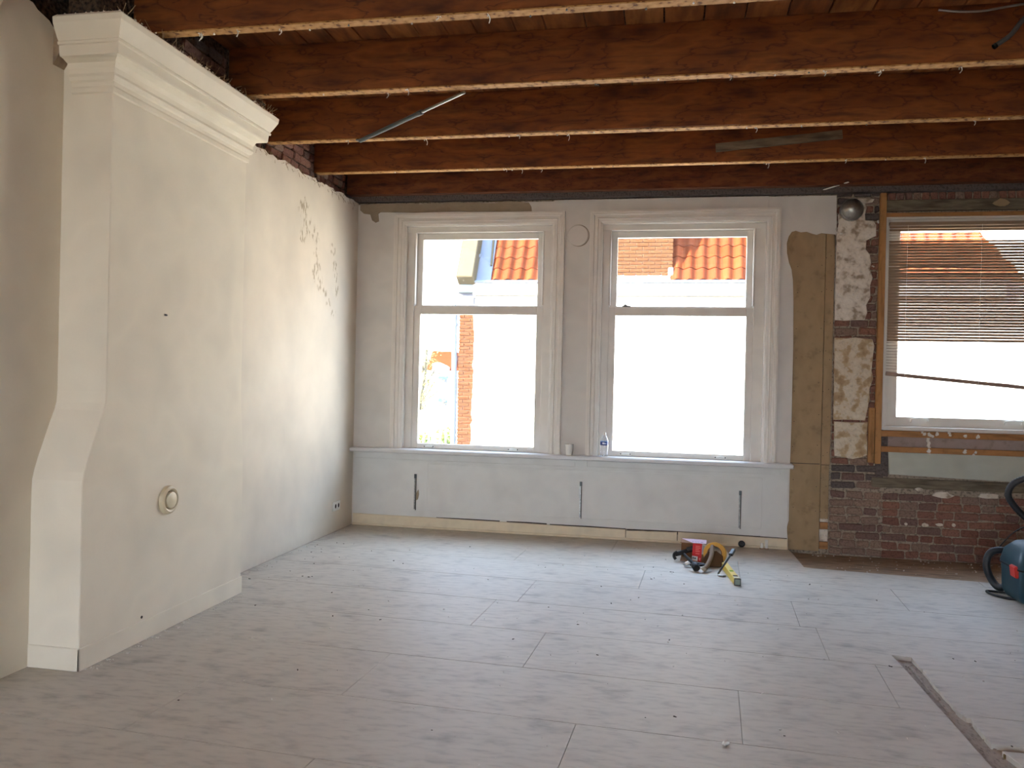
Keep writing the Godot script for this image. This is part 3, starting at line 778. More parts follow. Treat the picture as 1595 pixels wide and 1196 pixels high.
	for q in bt:
		var t := thing("batten", q[0], "batten")
		var r: Array = q[1]
		boxpart("strip", t, M[q[2]], r[0], r[1], r[2], r[3], r[4], r[5], 0.0025)
		if r[3] == 1.335:
			boxpart("strip", t, M.lath, 4.972, 5.006, 1.08, 1.30, 0.016, 0.022, 0.002)
		if r[2] == 1.078 or r[2] == 0.938:
			for s in ([[5.42, 1.12], [5.47, 1.105], [5.49, 1.09], [5.53, 1.12], [5.64, 1.12], [5.77, 1.11], [5.87, 1.105]] if r[2] > 1.0 else [[5.465, 0.965], [5.77, 0.965], [5.85, 0.95]]):
				st = surf()
				for k in 4: cbox(st, Transform3D(Basis.from_euler(Vector3(rng.randf_range(-0.2, 0.2), rng.randf_range(-0.2, 0.2), rng.randf() * 3)), Vector3(s[0] + rng.randf_range(-0.012, 0.012), s[1] + rng.randf_range(-0.014, 0.014), r[5])), Vector3(0.022, 0.018, 0.006), 0.002)
				put("filler_dab", st, M.crumb, t)
	var fd := thing("filler_remnant", "hanging white filler strip bridging the two battens under the blind window", "filler")
	st = surf()
	for k in 7: cbox(st, Transform3D(Basis.from_euler(Vector3(0, 0, rng.randf_range(-0.3, 0.3))), Vector3(5.462 + rng.randf_range(-0.005, 0.005) + k * 0.002, 1.075 - k * 0.022, 0.012)), Vector3(0.026, 0.026, 0.012), 0.003)
	put("filler", st, M.crumb, fd)

	# apron, sill, base board
	var ap := struct("trim_1", "white painted panelling below the sill of the two windows", "panelling")
	st = surf(); abox(st, 0.015, 4.27, 0.11, 0.757, -0.005, 0.004, 0.001); put("panel", st, M.apron, ap)
	st = surf(); abox(st, 0.03, 2.285, 0.685, 0.752, 0.0, 0.014, 0.003); put("rail", st, M.apron, ap)
	st = surf(); abox(st, 2.40, 4.20, 0.69, 0.752, 0.0, 0.012, 0.003); put("rail", st, M.apron, ap)
	st = surf(); abox(st, 0.80, 4.04, 0.185, 0.655, 0.0, 0.0075, 0.002); put("panel", st, M.apron, ap)
	var si := struct("trim_2", "long white window sill board under both windows", "window sill")
	st = surf(); abox(st, 0.002, 4.305, 0.757, 0.798, -0.09, 0.12, 0.009); put("board", st, M.sill, si)
	var bb := struct("baseboard_back", "cream baseboard below the windows, cracked along its top edge", "baseboard")
	for q in [[0.012, 2.785, 0.118, 0.104], [2.79, 3.27, 0.094, 0.106], [3.28, 4.275, 0.108, 0.098]]:
		st = surf()
		var pb := PackedVector2Array([Vector2(q[0], 0.0), Vector2(q[1], 0.0), Vector2(q[1], q[3])])
		pb.append_array(PackedVector2Array(ragged(Vector2(q[1], q[3]), Vector2(q[0], q[2]), 9, 0.002)))
		pb.append(Vector2(q[0], q[2]))
		prism(st, pb, Transform3D(Basis(), Vector3(0, 0, 0.004)), 0.014, 0.003, false)
		put("board", st, M.base, bb)
	st = surf(); abox(st, 0.012, 4.275, 0.0, 0.024, 0.004, 0.026, 0.006); put("bead", st, M.base, bb)
	for q in [[0.9, 1.55, 0.1185, 0.1195, 0.0025], [1.62, 2.02, 0.118, 0.118, 0.004], [2.05, 2.785, 0.112, 0.109, 0.006], [2.80, 3.24, 0.104, 0.112, 0.004], [3.24, 4.27, 0.112, 0.102, 0.0045]]:
		st = surf()
		prism(st, PackedVector2Array([Vector2(q[0], q[2] - 0.03), Vector2(q[1], q[3] - 0.03), Vector2(q[1], q[3] + q[4] * 0.5), Vector2(lerpf(q[0], q[1], 0.5), (q[2] + q[3]) / 2 + q[4]), Vector2(q[0], q[2] + q[4] * 0.4)]), Transform3D(Basis(), Vector3(0, 0, 0.003)), 0.004, 0.0, false)
		put("crack", st, M.dirt, bb)
	# marks of removed brackets
	var slots := [["narrow grey metal rail on the panelling with a chipped spot beside it", 0.674, 0.19, 0.532], ["narrow grey metal rail on the panelling between the two windows", 2.347, 0.193, 0.53], ["narrow grey metal rail on the panelling at right, near the brown board", 3.843, 0.176, 0.513]]
	for q in slots:
		var t := thing("wall_rail", q[0], "rail", Vector3(q[1], 0, 0.004))
		st = surf(); abox(st, -0.011, 0.003, q[2], q[3], 0.0, 0.012, 0.002); put("channel", st, M.galv, t)
		st = surf(); abox(st, 0.003, 0.010, q[2] - 0.01, q[3] + 0.01, 0.0, 0.008, 0.001); put("slot", st, M.dirt, t)
		st = surf(); abox(st, -0.012, 0.012, q[3] - 0.03, q[3] + 0.012, 0.0, 0.014, 0.002); put("hook", st, M.dark_metal, t)
		if q[1] < 1:
			st = surf(); prism(st, PackedVector2Array([Vector2(0.012, 0.28), Vector2(0.03, 0.29), Vector2(0.04, 0.34), Vector2(0.034, 0.39), Vector2(0.02, 0.37), Vector2(0.012, 0.35)]), Transform3D(), 0.005, 0.001, false); put("chip", st, M.skim, t)
	# round cover between the windows, duct end, socket, pipe stubs
	var t := thing("blank_cover", "round painted cover plate on the wall between the two windows", "cover plate", Vector3(2.262, 2.931, 0.0))
	st = surf(); lathe(st, [Vector2(0.102, 0), Vector2(0.102, 0.014), Vector2(0.098, 0.019), Vector2(0, 0.02)], Transform3D(Basis(Vector3.RIGHT, Vector3(0, 0, 1), Vector3(0, -1, 0)), Vector3.ZERO), 44); put("disc", st, M.plaster_back, t)
	st = surf(); lathe(st, [Vector2(0.106, 0), Vector2(0.106, 0.006), Vector2(0.1, 0.007)], Transform3D(Basis(Vector3.RIGHT, Vector3(0, 0, 1), Vector3(0, -1, 0)), Vector3(0.006, 0, 0)), 44); put("ring", st, M.skim, t)
	t = thing("duct_end", "shiny round galvanised duct end on the stripped pier, top right of the brown board", "duct", Vector3(4.765, 3.135, 0.0))
	var db := Transform3D(Basis(Vector3.RIGHT, Vector3(0, 0, 1), Vector3(0, -1, 0)), Vector3.ZERO)
	st = surf(); lathe(st, [Vector2(0.100, -0.03), Vector2(0.100, 0.05), Vector2(0.094, 0.055)], db, 40); put("pipe", st, M.galv, t)
	st = surf(); lathe(st, [Vector2(0.095, 0.045), Vector2(0.09, 0.07), Vector2(0.07, 0.098), Vector2(0.04, 0.115), Vector2(0, 0.12)], db, 40); put("cap", st, M.galv, t)
	t = thing("wall_socket", "double white wall socket low on the left wall by the corner", "socket", Vector3(0.0, 0.25, 0.418))
	st = surf(); abox(st, 0.0, 0.012, -0.045, 0.045, -0.085, 0.085, 0.004); put("plate", st, M.white_plastic, t)
	for s in [-1, 1]:
		var sb := Transform3D(Basis(Vector3(0, 0, 1), Vector3.RIGHT, Vector3.UP), Vector3(0.012, 0, s * 0.036))
		st = surf(); lathe(st, [Vector2(0.027, 0.0), Vector2(0.027, 0.004), Vector2(0.023, 0.004), Vector2(0.022, 0.0006)], sb, 24); put("ring", st, M.white_plastic, t)
		st = surf(); lathe(st, [Vector2(0.022, 0.0006), Vector2(0, 0.0006)], sb, 20); put("socket_well", st, M.dirt, t)
	for q in [[4.042, 0.052, "left one of two short pale pipe stubs by the baseboard, near the brown board"], [4.085, 0.085, "right one of two short pale pipe stubs by the baseboard, near the brown board"]]:
		t = thing("pipe_stub", q[2], "pipe", Vector3(q[0], 0, 0.045))
		st = surf(); lathe(st, [Vector2(0.0135, 0), Vector2(0.0135, q[1]), Vector2(0.0105, q[1] + 0.001), Vector2(0.0105, q[1] - 0.02)], Transform3D(), 16); put("pipe", st, M.white_plastic, t)
		st = surf(); lathe(st, [Vector2(0.02, 0), Vector2(0.02, 0.006), Vector2(0.0135, 0.008)], Transform3D(), 16); put("rosette", st, M.board, t)

# sash window: opening x0..x1, sash xs0..xs1
func sash(called: String, parent: Node, x0: float, x1: float, y0: float, y1: float, z0: float, z1: float, stile: float, rb: float, rt: float) -> Node3D:
	var s := holder(called, parent)
	var st := surf()
	abox(st, x0, x0 + stile, y0, y1, z0, z1, 0.003); abox(st, x1 - stile, x1, y0, y1, z0, z1, 0.003)
	abox(st, x0 + stile - 0.001, x1 - stile + 0.001, y0, y0 + rb, z0, z1 - 0.001, 0.003); abox(st, x0 + stile - 0.001, x1 - stile + 0.001, y1 - rt, y1, z0, z1 - 0.001, 0.003)
	put("sash_frame", st, M.paint, s)
	st = surf()
	abox(st, x0 + stile - 0.004, x1 - stile + 0.004, y0 + rb - 0.004, y1 - rt + 0.004, (z0 + z1) / 2 - 0.002, (z0 + z1) / 2 + 0.002, 0.0)
	put("pane", st, M.glass, s)
	return s

func sash_window(called: String, label: String, x0: float, x1: float, xs0: float, xs1: float, latch: bool) -> void:
	var w := struct(called, label, "window")
	var Y0 := 0.798
	var Y1 := 3.055
	# architrave with mitred corners
	var cp := []
	for p in [[0.0, -0.01], [0.0, 0.012], [0.006, 0.016], [0.03, 0.018], [0.034, 0.024], [0.04, 0.026], [0.046, 0.022], [0.066, 0.022], [0.07, 0.03], [0.078, 0.034], [0.088, 0.034], [0.094, 0.036], [0.112, 0.036], [0.112, -0.01]]: cp.append(Vector2(p[0], p[1]))
	var st := surf()
	moulding(st, Vector3(x0, Y0, 0), Vector3(x0, Y1, 0), Vector3.LEFT, Vector3.BACK, cp, 0, -1, 0, 0, true)
	put("architrave", st, M.paint, w)
	st = surf()
	moulding(st, Vector3(x1, Y0, 0), Vector3(x1, Y1, 0), Vector3.RIGHT, Vector3.BACK, cp, 0, -1, 0, 0, true)
	put("architrave", st, M.paint, w)
	st = surf()
	moulding(st, Vector3(x0, Y1, 0), Vector3(x1, Y1, 0), Vector3.UP, Vector3.BACK, cp, -1, -1, 0, 0, true)
	put("architrave", st, M.paint, w)
	# box frame: linings, pulley stiles, head
	st = surf()
	abox(st, x0 - 0.004, xs0 - 0.002, Y0, Y1, -0.20, -0.052, 0.002)
	abox(st, xs1 + 0.002, x1 + 0.004, Y0, Y1, -0.20, -0.052, 0.002)
	abox(st, x0 - 0.004, x0 + 0.012, Y0, Y1, -0.055, 0.004, 0.003)
	abox(st, x1 - 0.012, x1 + 0.004, Y0, Y1, -0.055, 0.004, 0.003)
	abox(st, x0, x1, Y1 - 0.012, Y1 + 0.004, -0.055, 0.004, 0.003)
	abox(st, x0, x1, 2.988, Y1, -0.20, -0.046, 0.002)
	# staff bead round the sashes
	abox(st, xs0 - 0.006, xs0 + 0.010, 2.26, 2.99, -0.100, -0.040, 0.004)
	abox(st, xs1 - 0.010, xs1 + 0.006, 2.26, 2.99, -0.100, -0.040, 0.004)
	abox(st, xs0, xs1, Y0 - 0.03, Y0 + 0.004, -0.22, -0.09, 0.002)
	put("frame", st, M.paint, w)
	# exterior reveal, so no daylight leaks round the frame
	sash("upper_sash", w, xs0, xs1, 2.178, 2.988, -0.152, -0.112, 0.066, 0.081, 0.062)
	var lo := sash("lower_sash", w, xs0 - 0.004, xs1 + 0.004, Y0, 2.246, -0.108, -0.066, 0.066, 0.052, 0.082)
	for f in [0.14, 0.80]:
		var cx: float = lerpf(xs0, xs1, f)
		st = surf()
		abox(st, cx - 0.055, cx + 0.055, 0.806, 0.83, -0.067, -0.058, 0.003)
		abox(st, cx - 0.036, cx + 0.036, 0.822, 0.832, -0.062, -0.042, 0.003)
		put("sash_lift", st, M.white_plastic, lo)
		st = surf()
		for s in [-1, 1]: lathe(st, [Vector2(0.0062, 0), Vector2(0.0062, 0.004), Vector2(0, 0.005)], Transform3D(Basis(Vector3.RIGHT, Vector3(0, 0, 1), Vector3(0, -1, 0)), Vector3(cx + s * 0.046, 0.822, -0.058)), 10)
		put("screw", st, M.dirt, lo)
	if latch:
		st = surf(); abox(st, 2.70, 2.78, 2.244, 2.262, -0.105, -0.075, 0.004); abox(st, 2.715, 2.745, 2.26, 2.275, -0.1, -0.08, 0.003); put("latch", st, M.dark_metal, lo)

func build_blind_window() -> void:
	var w := struct("window_3", "white framed window at right, half covered by a venetian blind", "window")
	var st := surf()
	abox(st, 5.075, 5.12, 1.155, 3.06, -0.14, -0.030, 0.003); abox(st, 6.96, 7.005, 1.155, 3.06, -0.14, -0.030, 0.003)
	abox(st, 5.075, 7.005, 3.012, 3.062, -0.14, -0.030, 0.003); abox(st, 5.075, 7.005, 1.134, 1.172, -0.14, 0.012, 0.005)
	abox(st, 5.068, 5.086, 1.14, 3.065, -0.03, 0.012, 0.003); abox(st, 5.068, 7.01, 3.05, 3.068, -0.03, 0.012, 0.003)
	put("frame", st, M.paint, w)
	st = surf()
	abox(st, 5.12, 5.208, 1.172, 3.012, -0.12, -0.055, 0.004); abox(st, 6.88, 6.96, 1.172, 3.012, -0.12, -0.055, 0.004)
	abox(st, 5.2, 6.9, 2.95, 3.012, -0.12, -0.056, 0.004); abox(st, 5.2, 6.9, 1.172, 1.258, -0.12, -0.056, 0.004)
	put("sash_frame", st, M.paint, w)
	st = surf(); abox(st, 5.2, 6.9, 1.25, 2.96, -0.09, -0.086, 0.0); put("pane", st, M.glass, w)
	for cx in [5.40, 6.18]:
		st = surf()
		tube(st, spline([Vector3(cx - 0.07, 1.215, -0.055), Vector3(cx - 0.068, 1.24, -0.03), Vector3(cx - 0.03, 1.248, -0.022), Vector3(cx + 0.03, 1.248, -0.022), Vector3(cx + 0.068, 1.24, -0.03), Vector3(cx + 0.07, 1.215, -0.055)], 5), 0.006, 8)
		put("handle", st, M.white_plastic, w)
	# venetian blind
	var t := thing("venetian_blind", "cream venetian blind with a slanting bottom rail over the right window", "blind")
	st = surf(); abox(st, 5.098, 6.93, 2.995, 3.022, -0.029, 0.008, 0.002); put("head_rail", st, M.slat, t)
	var n := 52
	for i in n:
		var y := 2.978 - i * 0.0262
		var f := float(i) / n
		var tilt := deg_to_rad(77.0)
		if i < 2: tilt = deg_to_rad(50.0)
		elif i < 5: tilt = deg_to_rad(3.0)
		elif i < 6: tilt = deg_to_rad(50.0)
		elif i > 39: tilt = deg_to_rad(-4.0)
		elif i > 34: tilt = deg_to_rad(71.0)
		var drop := 0.0
		if i > 42: drop = (i - 42) * 0.008
		st = surf()
		var L := 5.100
		var R := 6.925
		var seg := 8
		var pts := []
		for k in 5:
			var s := (k - 2) / 2.0
			pts.append(Vector2(s * 0.0134, 0.0022 * (1 - s * s)))
		st.set_smooth_group(3)
		for e in seg:
			var xa: float = [L, L + 0.08, 5.26, 5.34, 5.6, 5.9, 6.2, 6.55, R][e]
			var xb: float = [L, L + 0.08, 5.26, 5.34, 5.6, 5.9, 6.2, 6.55, R][e + 1]
			var bend := func(x: float) -> float:
				var d := -drop * (x - L) / 1.15
				if i == 14 or i == 15: d -= clampf((5.26 - x) / 0.16, 0.0, 1.0) * 0.006 - (0.008 if x < 5.75 and x > 5.2 and i == 14 else 0.0)
				if i == 16: d += clampf((5.28 - x) / 0.18, 0.0, 1.0) * 0.004 - 0.004
				return d
			for k in 4:
				var q := []
				for c in [[xa, k], [xb, k], [xb, k + 1], [xa, k + 1]]:
					var p: Vector2 = pts[c[1]]
					var zz: float = p.x * cos(tilt) + p.y * sin(tilt)
					var yy: float = -p.x * sin(tilt) + p.y * cos(tilt)
					q.append(Vector3(c[0], y + bend.call(c[0]) + yy, -0.010 + zz))
				quad(st, q[0], q[1], q[2], q[3], Vector3(0, cos(tilt), sin(tilt)))
				var lo := Vector3(0, cos(tilt), sin(tilt)) * -0.0006
				quad(st, q[0] + lo, q[1] + lo, q[2] + lo, q[3] + lo, lo)
		st.set_smooth_group(-1)
		put("slat", st, M.slat, t)
	st = surf()
	bar(st, Vector3(5.098, 1.648, -0.010), Vector3(6.93, 1.488, -0.010), 0.026, 0.034, Vector3.UP, 0.003)
	put("bottom_rail", st, mat(Color(0.62, 0.52, 0.45), 0.5), t)
	for x in [5.255, 5.87, 6.6]:
		st = surf(); tube(st, PackedVector3Array([Vector3(x, 3.0, 0.006), Vector3(x - 0.004, 2.3, 0.006), Vector3(x, 1.64 - (x - 5.1) * 0.087, 0.004)]), 0.0016, 6); put("ladder_cord", st, M.white_plastic, t)

func build_shell() -> void:
	var r := struct("wall_right", "bare brick-coloured right wall", "wall")
	boxpart("masonry", r, M.brick_dusty, 9.45, 9.75, -0.25, 3.72, -0.34, 11.85, 0.0)
	var f := struct("wall_front", "rear wall with two tall plain windows behind the viewer", "wall")
	var st := surf()
	var prev := -0.4
	for b in [[0.4, 2.0], [2.3, 3.9]]:
		abox(st, prev, b[0], -0.25, 3.72, 11.5, 11.8, 0.0)
		abox(st, b[0], b[1], -0.25, 0.25, 11.5, 11.8, 0.0); abox(st, b[0], b[1], 3.2, 3.72, 11.5, 11.8, 0.0)
		prev = b[1]
	abox(st, prev, 9.75, -0.25, 3.72, 11.5, 11.8, 0.0)
	put("plaster", st, M.plaster_back, f)
	boxpart("added_canopy", f, M.plaster_back, -0.4, 9.75, 3.25, 3.4, 11.8, 14.0, 0.01)  # unseen overhang, added to keep direct sun out of the rear windows
	var k := 4
	for b in [[0.4, 2.0], [2.3, 3.9]]:
		var w := struct("window_%d" % k, "plain white window in the rear wall", "window")
		k += 1
		sash("sash", w, b[0], b[1], 0.25, 3.2, 11.58, 11.63, 0.07, 0.07, 0.07)

# ------------------------------------------------------------------ small things
func print_texture(base: Color, bars: Array) -> ImageTexture:
	var im := Image.create(128, 128, false, Image.FORMAT_RGB8)
	im.fill(base)
	for b in bars: im.fill_rect(Rect2i(b[0], b[1], b[2], b[3]), b[4])
	return ImageTexture.create_from_image(im)

func uv_quad(st: SurfaceTool, a: Vector3, b: Vector3, c: Vector3, d: Vector3) -> void:
	# a top-left, b top-right, c bottom-right, d bottom-left seen from outside (clockwise = front)
	for v in [[a, Vector2(0, 0)], [b, Vector2(1, 0)], [c, Vector2(1, 1)], [a, Vector2(0, 0)], [c, Vector2(1, 1)], [d, Vector2(0, 1)]]:
		st.set_uv(v[1]); st.add_vertex(v[0])

func build_sill_things() -> void:
	var t := thing("paper_cup", "small white paper cup on the window sill between the windows", "cup", Vector3(2.228, 0.798, 0.05))
	var st := surf(); lathe(st, [Vector2(0, 0.002), Vector2(0.027, 0.002), Vector2(0.027, 0.0), Vector2(0.0285, 0.0), Vector2(0.039, 0.105), Vector2(0.0375, 0.105), Vector2(0.0275, 0.006), Vector2(0, 0.006)], Transform3D(), 28); put("cup_wall", st, M.white_plastic, t)
	st = surf(); lathe(st, [Vector2(0.0378, 0.103), Vector2(0.0405, 0.103), Vector2(0.041, 0.106), Vector2(0.0395, 0.109), Vector2(0.0375, 0.107)], Transform3D(), 28); put("rim", st, M.white_plastic, t)
	t = thing("water_bottle", "clear plastic water bottle with blue label on the sill by the right window", "bottle", Vector3(2.565, 0.798, 0.045))
	var pet := StandardMaterial3D.new()
	pet.transparency = BaseMaterial3D.TRANSPARENCY_ALPHA; pet.albedo_color = Color(0.93, 0.96, 0.98, 0.16); pet.roughness = 0.05
	st = surf(); lathe(st, [Vector2(0, 0.004), Vector2(0.02, 0.001), Vector2(0.033, 0.0), Vector2(0.038, 0.006), Vector2(0.038, 0.03), Vector2(0.0365, 0.034), Vector2(0.038, 0.038), Vector2(0.038, 0.06), Vector2(0.0365, 0.064), Vector2(0.038, 0.068), Vector2(0.038, 0.15), Vector2(0.036, 0.165), Vector2(0.028, 0.185), Vector2(0.018, 0.203), Vector2(0.014, 0.21), Vector2(0.014, 0.222)], Transform3D(), 32); put("body", st, pet, t)
	st = surf(); lathe(st, [Vector2(0.0165, 0.208), Vector2(0.0165, 0.228), Vector2(0.0145, 0.231), Vector2(0, 0.231)], Transform3D(), 22); put("cap", st, M.white_plastic, t)
	var lab := StandardMaterial3D.new()
	lab.albedo_texture = print_texture(Color(0.16, 0.24, 0.50), [[0, 0, 128, 16, Color(0.55, 0.68, 0.85)], [0, 112, 128, 16, Color(0.10, 0.12, 0.38)], [8, 40, 26, 50, Color(0.85, 0.88, 0.95)], [34, 50, 20, 40, Color(0.8, 0.84, 0.93)], [54, 62, 16, 26, Color(0.75, 0.8, 0.92)], [80, 30, 40, 8, Color(0.75, 0.8, 0.92)], [80, 88, 40, 6, Color(0.7, 0.75, 0.9)]])
	lab.roughness = 0.4
	st = surf()
	for i in 32:
		var a0 := TAU * i / 32; var a1 := TAU * (i + 1) / 32
		var u0 := i / 10.67; var u1 := (i + 1) / 10.67
		var r := 0.0386
		var p := [Vector3(cos(a0) * r, 0.150, -sin(a0) * r), Vector3(cos(a1) * r, 0.150, -sin(a1) * r), Vector3(cos(a1) * r, 0.110, -sin(a1) * r), Vector3(cos(a0) * r, 0.110, -sin(a0) * r)]
		var uv := [Vector2(u0, 0), Vector2(u1, 0), Vector2(u1, 1), Vector2(u0, 1)]
		for j in [0, 2, 1, 0, 3, 2]:
			st.set_uv(uv[j]); st.add_vertex(p[j])
	put("label_band", st, lab, t)

func build_pile() -> void:
	# open carton lying on its side
	var card := mat(Color(0.50, 0.36, 0.24), 0.9)
	var pale := StandardMaterial3D.new(); pale.roughness = 0.8
	pale.albedo_texture = print_texture(Color(0.80, 0.70, 0.75), [[30, 80, 14, 10, Color(0.42, 0.34, 0.42)], [58, 84, 10, 12, Color(0.42, 0.34, 0.42)], [80, 82, 12, 10, Color(0.45, 0.36, 0.44)], [100, 80, 12, 14, Color(0.42, 0.34, 0.42)]])
	var redp := StandardMaterial3D.new(); redp.roughness = 0.6
	redp.albedo_texture = print_texture(Color(0.80, 0.10, 0.13), [[0, 92, 78, 34, Color(0.86, 0.84, 0.84)], [10, 100, 14, 14, Color(0.35, 0.35, 0.4)], [30, 102, 26, 12, Color(0.4, 0.4, 0.44)], [40, 16, 60, 5, Color(0.92, 0.45, 0.42)], [40, 28, 66, 5, Color(0.92, 0.5, 0.45)], [40, 40, 50, 5, Color(0.92, 0.45, 0.42)], [40, 52, 62, 5, Color(0.92, 0.5, 0.45)], [96, 100, 20, 20, Color(0.93, 0.55, 0.5)], [44, 66, 56, 10, Color(0.9, 0.35, 0.33)]])
	var whitep := StandardMaterial3D.new(); whitep.roughness = 0.7
	whitep.albedo_texture = print_texture(Color(0.72, 0.70, 0.69), [[30, 20, 10, 80, Color(0.3, 0.3, 0.3)], [60, 20, 6, 60, Color(0.4, 0.4, 0.4)], [84, 30, 8, 70, Color(0.35, 0.35, 0.35)]])
	var t := thing("carton", "open cardboard carton with red printed side and pale lid, in the tool heap", "carton", Vector3(3.405, 0.0, 0.715), deg_to_rad(-4))
	# local frame: x right, z to the room; carton 0.30 wide, 0.17 high, 0.2 deep, open to the left
	var st := surf()
	abox(st, -0.11, 0.105, 0.155, 0.159, -0.09, 0.09, 0.0); put("lid", st, card, t)
	st = surf(); uv_quad(st, Vector3(-0.11, 0.1605, -0.09), Vector3(0.105, 0.1605, -0.09), Vector3(0.105, 0.1605, 0.09), Vector3(-0.005, 0.1605, 0.09)); put("lid_print", st, pale, t)
	st = surf(); abox(st, -0.11, 0.105, 0.0, 0.004, -0.09, 0.09, 0.0); abox(st, -0.11, 0.105, 0.0, 0.158, -0.094, -0.09, 0.0); put("carton_wall", st, card, t)
	st = surf(); abox(st, 0.101, 0.105, 0.0, 0.158, -0.09, 0.09, 0.0); put("carton_wall", st, card, t)
	st = surf(); abox(st, -0.005, 0.105, 0.0, 0.158, 0.090, 0.093, 0.0); put("carton_wall", st, card, t)
	st = surf(); uv_quad(st, Vector3(-0.005, 0.158, 0.0945), Vector3(0.072, 0.158, 0.0945), Vector3(0.066, 0.004, 0.0945), Vector3(-0.012, 0.012, 0.0945)); put("red_print", st, redp, t)
	st = surf(); uv_quad(st, Vector3(0.072, 0.158, 0.0945), Vector3(0.105, 0.156, 0.0945), Vector3(0.103, 0.07, 0.0945), Vector3(0.069, 0.07, 0.0945)); put("white_print", st, whitep, t)
	# black clamp with a long grip, poking out of the carton
	t = thing("caulking_gun", "black tool with long dark grip sticking out of the open end of the carton", "tool", Vector3(3.324, 0.0, 0.772))
	st = surf(); tube(st, spline([Vector3(0.1, 0.095, -0.05), Vector3(0.04, 0.09, 0.0), Vector3(-0.02, 0.07, 0.02), Vector3(-0.075, 0.055, 0.03)], 6), 0.020, 10); put("grip", st, M.black, t)
	st = surf(); tube(st, spline([Vector3(-0.06, 0.075, 0.03), Vector3(-0.082, 0.06, 0.035), Vector3(-0.085, 0.035, 0.04), Vector3(-0.07, 0.015, 0.045)], 5), 0.013, 8); put("trigger", st, M.black, t)
	st = surf(); bar(st, Vector3(0.02, 0.1, 0.02), Vector3(0.16, 0.13, -0.04), 0.02, 0.03); put("frame", st, M.dark_metal, t)
	# pliers in front
	t = thing("pliers", "dark pliers with a pale tip lying in front of the carton", "pliers", Vector3(3.39, 0.0, 1.02))
	st = surf(); tube(st, spline([Vector3(0.11, 0.03, 0.05), Vector3(0.05, 0.03, 0.0), Vector3(-0.02, 0.025, -0.02)], 6), 0.012, 8); put("handle", st, M.black, t)
	st = surf(); tube(st, spline([Vector3(0.12, 0.03, 0.0), Vector3(0.05, 0.025, 0.03), Vector3(-0.02, 0.02, 0.0)], 6), 0.011, 8); put("handle", st, M.hose, t)
	st = surf(); bar(st, Vector3(-0.01, 0.022, -0.01), Vector3(-0.075, 0.02, 0.0), 0.03, 0.018); put("jaw", st, M.steel, t)
	st = surf(); bar(st, Vector3(-0.06, 0.03, 0.03), Vector3(-0.035, 0.045, 0.02), 0.022, 0.02); put("tip", st, M.white_plastic, t)
	# mallet: black head with tan handle
	t = thing("rubber_mallet", "black headed mallet standing on its head in front of the red carton", "mallet", Vector3(3.405, 0.0, 1.165), 0.4)
	st = surf(); lathe(st, [Vector2(0, 0), Vector2(0.026, 0.0), Vector2(0.030, 0.006), Vector2(0.030, 0.055), Vector2(0.026, 0.062), Vector2(0, 0.062)], Transform3D(Basis(Vector3.RIGHT, Vector3(0, 0.35, -0.94), Vector3(0, 0.94, 0.35)), Vector3(0, 0.028, 0.03)), 20); put("head", st, M.black, t)
	st = surf(); tube(st, PackedVector3Array([Vector3(0, 0.05, -0.02), Vector3(-0.04, 0.11, -0.14)]), 0.013, 10); put("handle", st, M.black, t)
	t = thing("wooden_handle", "tan wooden tool handle leaning on the tape roll, right of the black mallet", "handle", Vector3(3.50, 0.0, 1.15))
	st = surf(); tube(st, spline([Vector3(-0.03, 0.022, 0.03), Vector3(0.0, 0.045, -0.02), Vector3(0.035, 0.10, -0.12), Vector3(0.05, 0.16, -0.24)], 6), 0.0185, 12); put("grip", st, mat(Color(0.47, 0.38, 0.28), 0.7), t)
	st = surf(); lathe(st, [Vector2(0.0, 0.0), Vector2(0.022, 0.004), Vector2(0.024, 0.02), Vector2(0.019, 0.034)], Transform3D(Basis(Vector3(0, 0, 1), Vector3(0.4, 0.45, -0.8).normalized(), Vector3(1, 0, 0)).orthonormalized(), Vector3(-0.04, 0.016, 0.045)), 16); put("end_cap", st, mat(Color(0.60, 0.56, 0.50), 0.6), t)
	# roll of yellow tape standing behind
	t = thing("tape_roll", "roll of yellow tape with brown cardboard core standing behind the level", "tape", Vector3(3.575, 0.092, 0.87))
	t.rotation = Vector3(deg_to_rad(-14), deg_to_rad(-14), 0)
	var rb := Transform3D(Basis(Vector3.RIGHT, Vector3(0, 0, 1), Vector3(0, -1, 0)), Vector3(0, 0, -0.03))
	st = surf(); lathe(st, [Vector2(0.062, 0.0), Vector2(0.092, 0.0), Vector2(0.094, 0.004), Vector2(0.094, 0.056), Vector2(0.092, 0.06), Vector2(0.062, 0.06)], rb, 40); put("tape", st, mat(Color(0.82, 0.61, 0.17), 0.5), t)
	st = surf(); lathe(st, [Vector2(0.062, 0.061), Vector2(0.062, -0.001), Vector2(0.056, -0.001), Vector2(0.056, 0.061), Vector2(0.062, 0.061)], rb, 36); put("core", st, card, t)
	t = thing("cardboard_scrap", "brown cardboard piece stuck inside the yellow tape roll", "cardboard", Vector3(3.565, 0.0, 0.955), 0.2)
	st = surf(); prism(st, PackedVector2Array([Vector2(-0.085, 0.0), Vector2(0.075, 0.0), Vector2(0.07, 0.09), Vector2(0.02, 0.13), Vector2(-0.05, 0.125), Vector2(-0.09, 0.07)]), Transform3D(Basis.from_euler(Vector3(-0.18, 0, 0)), Vector3(0, 0.0, 0.0)), 0.02, 0.003); put("sheet", st, mat(Color(0.36, 0.25, 0.15), 0.9), t)
	# spirit level
	t = thing("spirit_level", "yellow spirit level with grey end cap lying on the floor beside the tools", "level")
	var yel := mat(Color(0.86, 0.74, 0.30), 0.45)
	var a := Vector3(3.645, 0.027, 1.0)
	var b := Vector3(3.702, 0.028, 1.57)
	var d := (b - a).normalized()
